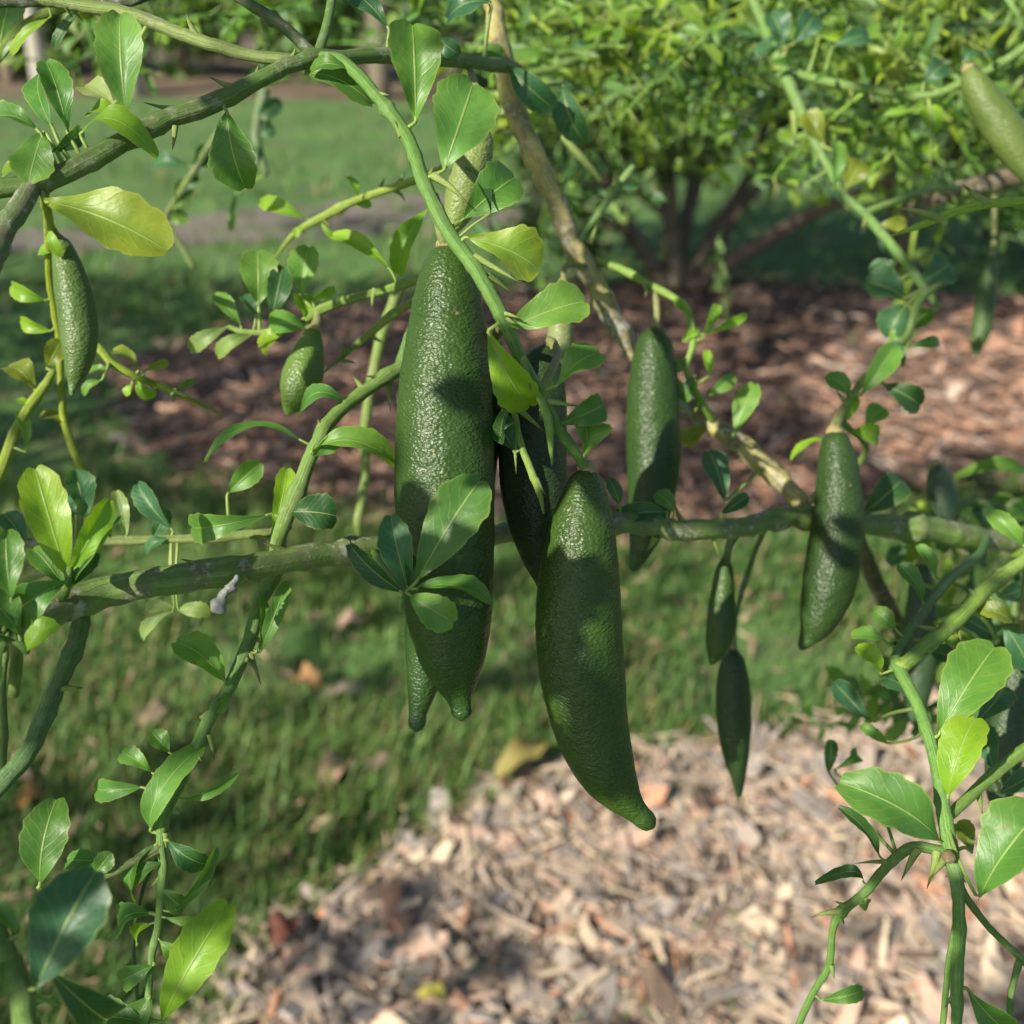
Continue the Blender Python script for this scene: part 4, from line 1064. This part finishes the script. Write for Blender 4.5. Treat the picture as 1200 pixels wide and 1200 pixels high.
def auto_leaves(key, n, length, cols, seed, x0=-80, x1=1280):
    g = np.random.default_rng(seed)
    o, s = BR[key]
    for i in np.linspace(2, len(s) - 3, n).astype(int):
        bx, by = s[i, 0], s[i, 1]
        a = g.uniform(0, 6.28)
        L = length * g.uniform(.6, 1.15)
        leaf(key, bx + math.cos(a) * s[i, 3], by + math.sin(a) * s[i, 3], bx + math.cos(a) * L, by + math.sin(a) * L * .7, L * g.uniform(.3, .5), cols[g.integers(len(cols))], g.normal(0, 25), .12, g.normal(0, 1.2))


for q, (k, n, L, cols) in enumerate([('top_a', 13, 34, 'ybllo'), ('top_b', 10, 34, 'bblty'), ('top_c', 9, 32, 'ltlty'), ('top_d', 11, 32, 'ttgll'), ('top_e', 5, 26, 'ylp'), ('cross_a', 3, 22, 'lt'), ('cross_b', 4, 24, 'ylt'), ('arching_twig', 6, 26, 'ltg'), ('dark_limb', 4, 34, 'tdl')]):
    auto_leaves(k, n, L, cols, 300 + q)


# ---- the finer twigs and leaves deeper in the crown, too many to tell apart
def inner_foliage():
    g = np.random.default_rng(91)
    J = Join()
    B, A, N, L, W, T = [], [], [], [], [], []
    tints = np.array([(.04, .125, .05), (.065, .18, .035), (.10, .24, .035), (.20, .31, .03), (.03, .10, .05), (.14, .25, .08)])
    for k in range(300):
        if k < 190:
            x, y = g.uniform(590, 1260), g.uniform(-90, 115) if k < 150 else g.uniform(90, 260)
            z = g.uniform(.60, 1.5)
        elif k < 212:
            x, y, z = g.uniform(60, 600), g.uniform(-90, 70), g.uniform(.50, .95)
        elif k < 236:
            x, y, z = g.uniform(1020, 1260), g.uniform(560, 860), g.uniform(.45, .62)
        else:
            x, y, z = g.uniform(600, 1200), g.uniform(-60, 140), g.uniform(.52, .85)
        a = g.uniform(0, 6.28)
        d = np.array((math.cos(a), .5 * math.sin(a) + .15))
        ln = g.uniform(90, 210) * (.55 if 212 <= k < 236 else 1)
        pts = [P(x + d[0] * ln * t + g.normal(0, 7), y + d[1] * ln * t + g.normal(0, 7) + 14 * t * t, z + g.normal(0, .015) + .03 * t) for t in np.linspace(0, 1, 5)]
        c = catmull(pts, 14)
        r = g.uniform(.0007, .0017)
        V, F, uv = tube(c, np.linspace(r, r * .5, 14), 5)
        tt = tints[g.integers(6)] if k < 236 else np.array(((.24, .33, .03), (.18, .32, .035), (.12, .24, .04))[k % 3])  # nearest twigs yellower and brighter, sunlight put into the tint
        Fq = np.vstack([F[:, [0, 1, 2]], F[:, [0, 2, 3]]])
        J.add(V, Fq, (*(tt * 1.1), .2), uv)
        for i in range(1, 14, 2):                 # spines
            v = nrm(rand_dirs(1, g)[0] + nrm(c[i] - c[i - 1]) * .5) * g.uniform(.007, .015)
            V, F, uv = tube([c[i], c[i] + v * .5, c[i] + v], np.array((.0007, .0005, .0001)), 4, cap=False)
            J.add(V, np.vstack([F[:, [0, 1, 2]], F[:, [0, 2, 3]]]), (.2, .26, .07, .1), uv)
        for i in range(1, 14):
            for _ in range(g.integers(1, 3)):
                B.append(c[i])
                A.append(rand_dirs(1, g)[0] + nrm(c[i] - c[i - 1]) * .6)
                N.append(rand_dirs(1, g)[0] * .6 + (-.2, -.4, .8))
                l = g.uniform(.010, .022)
                L.append(l)
                W.append(l * g.uniform(.16, .46))
                q = tints[g.integers(6)] * .5 + tt * .5
                T.append((*(q * g.uniform(.75, 1.25)), .1))
    tv, tf, tt, tu = leaf_cloud(np.array(B), np.array(A), np.array(N), np.array(L), np.array(W), np.array(T))
    link('twigs', J.mesh('twigs', M_BARK, TREE_BASE), TREE_BASE, TREE, kind='stuff')
    link('foliage', mesh_np('foliage', tv - TREE_BASE, tf, M_LEAF, tt, tu), TREE_BASE, TREE, kind='stuff')


inner_foliage()

# the lichened dead stub under the main branch
s0, s1 = P(278, 676, .288), P(248, 716, .283)
V_, F_, uv_ = tube(catmull([s0, (s0 + s1) / 2 + (.0008, 0, 0), s1], 14), np.array((4.5, 5, 6, 5, 6.5, 5, 6.5, 5.5, 7, 5, 6.5, 7, 5, 2)) * .285 / FPX, 9, wob=.4, seed=4)
link('dead_stub', mesh_np('dead_stub', V_ - s0, F_, M_BARK, (.24, .29, .30, .55), uv_), s0, BR['main'][0])
s0 = P(1112, 1003, .284)
V_, F_, uv_ = tube(np.array([P(1112, 1003, .290), P(1111, 1004, .2835)]), np.array((8.5, 8)) * .284 / FPX, 12, wob=.08, seed=4)
link('cut_stub', mesh_np('cut_stub', V_ - s0, F_, M_BARK, (.16, .12, .06, .5), uv_), s0, BR['hanging_right'][0])


# ------------------------------------------------------------------ fruit
def fruit(label, pts, stalk, tint=(.030, .075, .022), nu=72, nv=130, tip_r=None, lump=.03, seed=0, tip=True):
    """pts: (px, py, z cm, radius px) from the stalk end to the tip; stalk: px path (x, y, z cm, r) from the tree to the fruit"""
    p = np.array(pts, float)
    w = np.array([[*P(a, b, c / 100), r * c / 100 / FPX] for a, b, c, r in p])
    s = catmull(w, nv)
    s[:, 3] = np.maximum(s[:, 3], w[:, 3].min() * .6)
    base = w[0, :3]
    root = link('finger_lime', None, base, label=label, cat='fruit', group='finger limes hanging on the tree')
    n_tip = int(nv * .955)
    c, r = s[:, :3], s[:, 3]
    V, F, uv = tube(c, r, nu, cap=True)
    g = np.random.default_rng(seed)
    off = g.uniform(0, 50, 3)
    # low swellings of the skin
    ctr = np.repeat(np.vstack([c[:1], c[:1], c, c[-1:], c[-1:]]), nu, 0)
    d = V - ctr
    ln = np.array([mnoise.noise(Vector(v * 160 + off)) * .6 + mnoise.noise(Vector(v * 420 + off)) * .4 for v in V])
    V = ctr + d * (1 + lump * ln)[:, None]
    body_f = F[: (n_tip + 1) * nu]
    tip_f = F[(n_tip + 1) * nu:]
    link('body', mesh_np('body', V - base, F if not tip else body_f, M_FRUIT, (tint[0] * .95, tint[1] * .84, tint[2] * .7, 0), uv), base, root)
    if tip:
        ids = np.unique(tip_f)
        mp = {a: i for i, a in enumerate(ids)}
        tf = np.vectorize(mp.get)(tip_f)
        link('tip', mesh_np('tip', V[ids] - base, tf, M_FRUIT, (tint[0] * 1.25, tint[1] * 1.15, tint[2] * 1.2, 0), uv[ids]), base, root)
    q = np.array([[*P(a, b, z_ / 100), rr * z_ / 100 / FPX] for a, b, z_, rr in stalk])
    q = np.vstack([q, [*(w[0, :3] + (w[1, :3] - w[0, :3]) * .05), q[-1, 3]]])
    sc_ = catmull(q, 14)
    V, F, uv = tube(sc_[:, :3], sc_[:, 3], 9, wob=.06, seed=seed)
    link('stalk', mesh_np('stalk', V - q[0, :3], F, M_BARK, (.19, .21, .08, .3), uv), q[0, :3], root)
    # small ridged calyx where the stalk meets the skin
    a0 = nrm(w[1, :3] - w[0, :3])
    rc = max(q[-1, 3] * 1.55, w[0, 3] * .75)
    cc = np.array([w[0, :3] - a0 * rc * .75, w[0, :3] - a0 * rc * .3, w[0, :3] + a0 * rc * .15, w[0, :3] + a0 * rc * .35])
    V, F, uv = tube(cc, np.array((.65, .95, 1.0, .8)) * rc, 10, wob=.12, seed=seed + 1)
    link('calyx', mesh_np('calyx', V - base, F, M_BARK, (.26, .22, .10, .4), uv), base, root)
    return root


fruit('largest dark green finger lime, plump and pebbly, with a five-leaf sprig across it',
      [(525, 289, 28.9, 12), (525, 300, 28.9, 24), (525, 330, 28.9, 36), (524, 380, 28.9, 45), (522, 440, 28.9, 53), (521, 500, 28.9, 57), (521, 560, 28.9, 58.5), (522, 620, 28.9, 57.5), (524, 680, 28.9, 54.5), (527, 730, 29.0, 49), (531, 772, 29.0, 39), (535, 800, 29.0, 26), (538, 818, 29.0, 15.5), (540, 828, 29.0, 12.5), (541, 836, 29.0, 12), (541, 840, 29.0, 9)],
      [(508, 228, 28.6, 6), (515, 255, 28.6, 8), (521, 275, 28.6, 9.5)], (.025, .063, .014), 96, 190, seed=1)
fruit('finger lime half hidden behind the largest one, only its narrow tip showing',
      [(566, 420, 31.4, 10), (560, 450, 31.4, 28), (549, 520, 31.5, 36), (536, 600, 31.6, 39), (520, 680, 31.6, 38), (507, 740, 31.6, 33), (499, 785, 31.6, 23), (493, 818, 31.6, 15), (490, 834, 31.6, 11), (489, 846, 31.6, 10.5), (488, 853, 31.6, 8.5)],
      [(590, 376, 28.2, 5), (580, 398, 30, 6)], (.024, .062, .020), 64, 110, seed=2)
fruit('curved pebbly finger lime with a tiny brown scar, its hooked tip bent sideways',
      [(688, 553, 28.9, 12), (687, 562, 28.9, 20), (685, 585, 28.9, 29), (682, 620, 28.9, 38.5), (679, 665, 29, 46), (678, 715, 29.1, 50), (680, 765, 29.2, 51), (686, 815, 29.3, 48), (695, 860, 29.4, 43), (711, 903, 29.4, 35), (727, 929, 29.4, 25), (740, 945, 29.4, 16.5), (750, 955, 29.4, 13), (758, 962, 29.4, 12), (763, 966, 29.4, 9.5)],
      [(684, 546, 28.8, 6.5), (688, 550, 28.9, 8)], (.027, .065, .013), 96, 170, seed=3)
fruit('very dark finger lime in deep shade, wedged behind the curved one',
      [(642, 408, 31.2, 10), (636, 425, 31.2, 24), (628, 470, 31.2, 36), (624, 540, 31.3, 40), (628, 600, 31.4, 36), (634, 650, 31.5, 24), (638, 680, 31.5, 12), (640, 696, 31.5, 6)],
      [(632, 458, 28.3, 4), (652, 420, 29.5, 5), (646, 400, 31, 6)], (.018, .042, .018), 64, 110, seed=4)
fruit('straight finger lime dappled by leaf shade whose tip hangs behind the main branch',
      [(768, 386, 41, 9), (767, 398, 41, 19), (766, 430, 41, 27), (765, 480, 41, 31), (766, 535, 41, 31.5), (763, 585, 40.8, 27), (757, 622, 40.6, 20), (750, 646, 40.4, 13), (744, 662, 40.4, 8), (742, 668, 40.4, 5)],
      [(767, 338, 41.6, 4), (770, 365, 41.2, 4.5)], (.022, .056, .014), 56, 90, seed=5)
fruit('long bent finger lime hanging in front of the branch where two limbs join',
      [(978, 507, 39.5, 10), (979, 516, 39.5, 16), (982, 545, 39.4, 23), (983, 590, 39.3, 28), (979, 640, 39.3, 31.5), (970, 690, 39.3, 30), (958, 728, 39.4, 21), (947, 748, 39.5, 11), (939, 759, 39.5, 5)],
      [(988, 478, 41, 5), (981, 495, 40, 7)], (.021, .052, .016), 56, 90, seed=6)
fruit('small slim young finger lime hanging just beneath the branch, over another small one',
      [(850, 655, 39.4, 5), (849, 668, 39.4, 10), (847, 695, 39.4, 14), (845, 730, 39.4, 17), (841, 758, 39.4, 14), (836, 772, 39.4, 7), (834, 777, 39.4, 4)],
      [(856, 632, 38.4, 3.5), (852, 646, 39.2, 3.5)], (.034, .08, .02), 40, 60, seed=7)
fruit('small spindle-shaped finger lime hanging lowest over the wood chips',
      [(860, 762, 43, 6), (859, 772, 43, 13), (859, 800, 43, 19), (860, 840, 43, 20.5), (862, 880, 43, 16), (865, 910, 43, 9), (866, 932, 43, 3.5)],
      [(862, 720, 44, 3), (860, 745, 43.4, 3.5)], (.019, .048, .015), 40, 60, seed=8)
fruit('small plump light green finger lime below the pale leaf cluster',
      [(368, 386, 35.8, 7), (366, 396, 35.8, 12), (361, 415, 35.8, 19), (355, 440, 35.7, 24), (348, 462, 35.6, 21), (341, 476, 35.6, 12), (337, 484, 35.6, 5)],
      [(373, 364, 36, 4), (371, 378, 35.9, 5.5)], (.075, .150, .035), 48, 60, seed=9)
fruit('slim finger lime with a pale sheen hanging among yellow-green twigs under the upper branch',
      [(68, 280, 34, 6), (73, 290, 34, 12), (82, 325, 34, 19), (90, 365, 34, 22), (93, 405, 34, 20), (90, 435, 34, 13), (86, 452, 34, 6), (84, 462, 34, 3)],
      [(57, 262, 33.2, 5), (63, 272, 33.8, 5)], (.065, .125, .045), 48, 70, seed=10)
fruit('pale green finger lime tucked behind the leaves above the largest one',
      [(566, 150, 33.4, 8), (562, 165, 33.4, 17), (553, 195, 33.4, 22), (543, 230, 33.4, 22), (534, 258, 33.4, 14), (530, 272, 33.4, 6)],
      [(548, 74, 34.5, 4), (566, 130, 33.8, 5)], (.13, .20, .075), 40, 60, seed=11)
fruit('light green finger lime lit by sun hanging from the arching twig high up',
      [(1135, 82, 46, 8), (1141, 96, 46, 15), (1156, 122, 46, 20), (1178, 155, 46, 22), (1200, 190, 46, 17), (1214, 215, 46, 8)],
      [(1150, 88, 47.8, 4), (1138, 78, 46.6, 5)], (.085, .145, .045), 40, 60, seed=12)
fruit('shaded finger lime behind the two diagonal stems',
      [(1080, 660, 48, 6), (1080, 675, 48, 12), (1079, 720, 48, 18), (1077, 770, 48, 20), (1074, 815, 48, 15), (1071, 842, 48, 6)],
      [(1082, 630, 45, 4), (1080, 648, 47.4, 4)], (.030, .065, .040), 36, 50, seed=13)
fruit('short dark finger lime resting above the brown end of the main branch',
      [(1098, 546, 49, 6), (1100, 556, 49, 13), (1104, 578, 49, 17), (1108, 600, 49, 16), (1112, 618, 49, 8)],
      [(1105, 600, 52, 4), (1092, 560, 50.5, 4), (1096, 540, 49.4, 4)], (.030, .065, .045), 36, 50, seed=14)
fruit('large shaded finger lime behind the leaves on the hanging stem',
      [(1192, 770, 38, 8), (1190, 785, 38, 15), (1184, 830, 38, 20), (1177, 880, 38, 21), (1172, 925, 38, 16), (1169, 955, 38, 6)],
      [(1205, 640, 36.6, 4), (1198, 750, 37.6, 5)], (.030, .062, .035), 40, 60, seed=15)
fruit('thin distant finger lime hanging past the dark brown limb',
      [(1163, 300, 60, 4), (1161, 312, 60, 8), (1156, 345, 60, 11), (1150, 385, 60, 11), (1145, 405, 60, 7), (1143, 414, 60, 3)],
      [(1165, 215, 65, 3), (1165, 280, 61, 3)], (.045, .095, .035), 32, 40, seed=16)
fruit('pale slender finger lime partly hidden behind the front twig',
      [(660, 330, 40, 5), (659, 345, 40, 11), (657, 380, 40, 15), (656, 415, 40, 14), (656, 440, 40, 6)],
      [(690, 312, 42, 3.5), (664, 312, 40.6, 3.5)], (.16, .22, .11), 36, 50, seed=17)

# ------------------------------------------------------------------ fallen leaves on the grass
def fallen(px0, py0, px1, py1, wpx, col, label, seed, lift=.02):
    a, b = G(px0, py0), G(px1, py1)
    a[2], b[2] = lift, lift + .006
    k = np.linalg.norm(a - CAM) / FPX
    V, F, uv = leaf_grid(a, b, wpx * k, (0.1, -.3, 1), .22, .6, .10, .0, .12, .06, seed, 14, 4, shape=(.6, .8))
    link('fallen_leaf', mesh_np('fallen_leaf', V - a, F, M_DRY, (*col, 0), uv), a, label=label, cat='leaf', group='fallen leaves on the ground')


FALL = [(583, 934, 640, 892, 34, (.30, .26, .08), 'curled yellow fallen leaf where grass meets wood chips'), (376, 935, 412, 902, 34, (.36, .24, .17), 'broad pinkish tan fallen leaf alone in the grass'),
        (350, 805, 380, 822, 26, (.42, .24, .10), 'orange fallen leaf in the grass under the main branch'), (166, 868, 205, 838, 24, (.38, .28, .21), 'pale tan fallen leaf beside the hanging thorny stem'),
        (10, 918, 40, 930, 30, (.36, .26, .20), 'pinkish fallen leaf under the lower green stem'), (22, 958, 58, 942, 22, (.45, .24, .08), 'orange brown fallen leaf near the corner leaves'),
        (425, 918, 470, 900, 16, (.33, .24, .18), 'narrow tan fallen leaf beside the broad one'), (318, 1130, 352, 1105, 34, (.13, .045, .032), 'dark red fallen leaf at the edge of the chips'),
        (372, 832, 440, 822, 18, (.32, .26, .20), 'long greyish strip of bark lying in the grass'), (395, 745, 432, 738, 20, (.34, .24, .18), 'small faded leaf in grass below the branch'),
        (255, 845, 275, 832, 20, (.34, .24, .18), 'small tan leaf beside the stem thorn'), (430, 1045, 450, 1075, 14, (.36, .28, .17), 'curled straw coloured leaf under the tall grass tuft'),
        (525, 1198, 490, 1196, 18, (.45, .42, .08), 'bright yellow leaf on the wood chips')]
for i, (a, b, c, d, w, col, lab) in enumerate(FALL):
    fallen(a, b, c, d, w, col, lab, 400 + i, .045 if 'chips' in lab else .024)


# ------------------------------------------------------------------ foliage added out of the frame to dapple the light
def outside(p, m=70):
    x, y, z = project(p)
    return z < .01 or x < -m or x > 1200 + m or y < -m or y > 1200 + m


def added_shade_sprays():
    """unseen twigs added for their shadows between the sun and what the photo shows"""
    g = np.random.default_rng(17)
    LITZ = [(505, 420, 62, 150), (680, 625, 38, 48), (700, 800, 25, 28), (40, 580, 45, 55), (120, 240, 80, 40), (150, 70, 40, 70), (480, 90, 40, 60), (560, 150, 40, 50), (630, 270, 60, 70), (90, 340, 50, 90), (350, 330, 90, 60), (650, 200, 50, 80), (610, 420, 70, 70),
            (230, 1130, 50, 60), (1130, 800, 60, 60), (1130, 890, 40, 60), (1150, 680, 70, 60), (1000, 250, 230, 40), (990, 500, 40, 40), (190, 920, 40, 50), (180, 690, 90, 40), (620, 350, 60, 60), (270, 620, 60, 50), (300, 100, 120, 40), (420, 530, 50, 40), (760, 470, 40, 50), (1060, 960, 60, 40), (605, 665, 42, 55)]
    J = Join()
    B, A, N, L, T = [], [], [], [], []
    tries = 0
    while len(B) < 800 and tries < 9000:
        tries += 1
        c = P(g.uniform(-250, 1450), g.uniform(-250, 1450), g.uniform(.27, .36)) + SUNV * g.uniform(.35, 1.15)
        ax = rand_dirs(1, g)[0] * (1, 1, .5)
        ax = nrm(ax)
        n = g.integers(8, 17)
        pts = np.array([c + ax * (t - .5) * n * .0075 + g.normal(0, .003, 3) for t in np.linspace(0, 1, 6)])
        if not all(outside(p) for p in pts):
            continue
        cc = catmull(pts, n)
        ok = False
        for i in range(n):
            t = (cc[i] - CAM) @ FW - .292
            s_ = cc[i] - SUNV * (t / (SUNV @ FW))          # where its shadow crosses the plane in focus
            x, y, _ = project(s_)
            if any(((x - a) / (rx + 38)) ** 2 + ((y - b) / (ry + 38)) ** 2 < 1 for a, b, rx, ry in LITZ):
                continue
            for _ in range(2):
                B.append(cc[i]); A.append(rand_dirs(1, g)[0] + ax * .4); N.append(rand_dirs(1, g)[0] * .5 + SUNV); L.append(g.uniform(.016, .028)); T.append((.08, .17, .035, .1))
                ok = True
        if ok:
            V, F, uv = tube(cc, np.linspace(.0016, .0008, n), 5)
            J.add(V, np.vstack([F[:, [0, 1, 2]], F[:, [0, 2, 3]]]), (.12, .17, .06, .2), uv)
    # sprays added close by to put shade on the lower half of the two big fruit
    for x0, y0, rx, ry, n in [(522, 700, 62, 105, 46), (690, 890, 60, 62, 24), (655, 745, 26, 60, 10), (660, 540, 25, 110, 14), (970, 640, 40, 80, 22), (765, 480, 30, 30, 6), (860, 840, 30, 70, 10), (270, 180, 25, 40, 7), (470, 650, 25, 40, 7)]:
        c0 = P(x0, y0, .285)
        cc = []
        for _ in range(n * 6):
            if len(cc) >= n:
                break
            q = P(x0 + g.uniform(-1, 1) * rx, y0 + g.uniform(-1, 1) * ry, .285) + SUNV * g.uniform(.22, .42)
            t = (q - CAM) @ FW - .28
            x, y, _ = project(q - SUNV * (t / (SUNV @ FW)))
            x2, y2, _ = project(q - SUNV * (((q - CAM) @ FW - .264) / (SUNV @ FW)))
            if outside(q, 110) and ((x - 505) / 105) ** 2 + ((y - 440) / 185) ** 2 > 1 and ((x - 680) / 55) ** 2 + ((y - 625) / 65) ** 2 > 1 and ((x2 - 520) / 75) ** 2 + ((y2 - 625) / 85) ** 2 > 1:
                cc.append(q)
        for q in cc:
            B.append(q); A.append(rand_dirs(1, g)[0]); N.append(rand_dirs(1, g)[0] * .4 + SUNV); L.append(g.uniform(.014, .024)); T.append((.08, .17, .035, .1))
        if len(cc) > 3:
            cs = sorted(cc, key=lambda v: v[2])
            c2 = catmull([cs[0], np.mean(cs, 0), cs[-1]], 10)
            V, F, uv = tube(c2, np.linspace(.0016, .0008, 10), 5)
            J.add(V, np.vstack([F[:, [0, 1, 2]], F[:, [0, 2, 3]]]), (.12, .17, .06, .2), uv)
    B, A, N, L, T = map(np.array, (B, A, N, L, T))
    keep = np.array([outside(b, 90) for b in B])
    V, F, tt, uv = leaf_cloud(B[keep], A[keep], N[keep], L[keep], L[keep] * .5, T[keep])
    link('foliage', mesh_np('foliage', V - TREE_BASE, F, M_LEAF, tt, uv), TREE_BASE, TREE, kind='stuff')  # unseen leaves added only to cast shade
    link('twigs', J.mesh('twigs', M_BARK, TREE_BASE), TREE_BASE, TREE, kind='stuff')


added_shade_sprays()


def added_shade_tree():  # out-of-view tree added so its crown shades mulch and lawn
    b = np.array((-3.4, 1.0, 0.0))
    root = link('added_shade_tree', None, b, label='broad tree beside the lawn whose crown shades the bark mulch', cat='tree')
    cl_ = catmull([b + (0, 0, -.05), b + (.05, 0, .9), b + (.3, .2, 1.8), b + (.9, .6, 2.5)], 20)
    V, F, uv = tube(cl_, np.linspace(.13, .06, 20), 12, wob=.06, seed=2)
    link('trunk', mesh_np('trunk', V - b, F, M_BARK, (.20, .16, .12, .7), uv), b, root)
    g = np.random.default_rng(41)
    X, Y = g.uniform(-3.2, 4.5, 60000), g.uniform(.7, 6.0, 60000)
    q = np.stack([X, Y, np.zeros_like(X)], 1) - CAM
    z = q @ FW
    px, py = 600 + FPX * (q @ RX) / z, 600 - FPX * (q @ UP) / z
    n1 = vnoise(X, Y, 2.3, 4)
    n2 = vnoise(X, Y, 5.5, 6)
    prob = np.zeros_like(X)
    midb = (py > 325) & (py < 610)
    prob = np.where(midb, .36, prob)
    lit = ((px - 1160) / 230) ** 2 + ((py - 455) / 85) ** 2 < 1
    lit |= (px > 780) & (py > 610) & (py < 860) & (n1 > -.2)
    low = (py >= 610)
    prob = np.where(low & (n1 + .6 * n2 > .05), .12, prob)
    prob = np.where((py <= 325) & (px < 500) & (n1 + .3 * n2 > .15), .15, prob)
    prob = np.where(lit, 0, prob)
    keep = g.random(len(X)) < prob
    X, Y = X[keep], Y[keep]
    h = g.uniform(2.0, 2.7, len(X))
    B = np.stack([X, Y, np.zeros_like(X)], 1) + SUNV[None] * (h / SUNV[2])[:, None]
    # leaves added to keep the second lime tree in shade
    m = 3800
    tg = np.stack([g.uniform(-.5, 2.9, m), g.uniform(3.5, 4.7, m), g.uniform(.95, 1.9, m)], 1)
    B2 = tg + SUNV[None] * ((g.uniform(2.1, 2.8, m) - tg[:, 2]) / SUNV[2])[:, None]
    B = np.vstack([B, B2])
    n = len(B)
    le = g.uniform(.06, .11, n)
    tint = np.hstack([GREENS[g.integers(0, 5, n)], np.zeros((n, 1))])
    V, F, tt, uv = leaf_cloud(B, rand_dirs(n, g), rand_dirs(n, g) * .7 + SUNV, le, le * .5, tint)
    link('crown', mesh_np('crown', V - b, F, M_LEAF, tt, uv), b, root)


added_shade_tree()
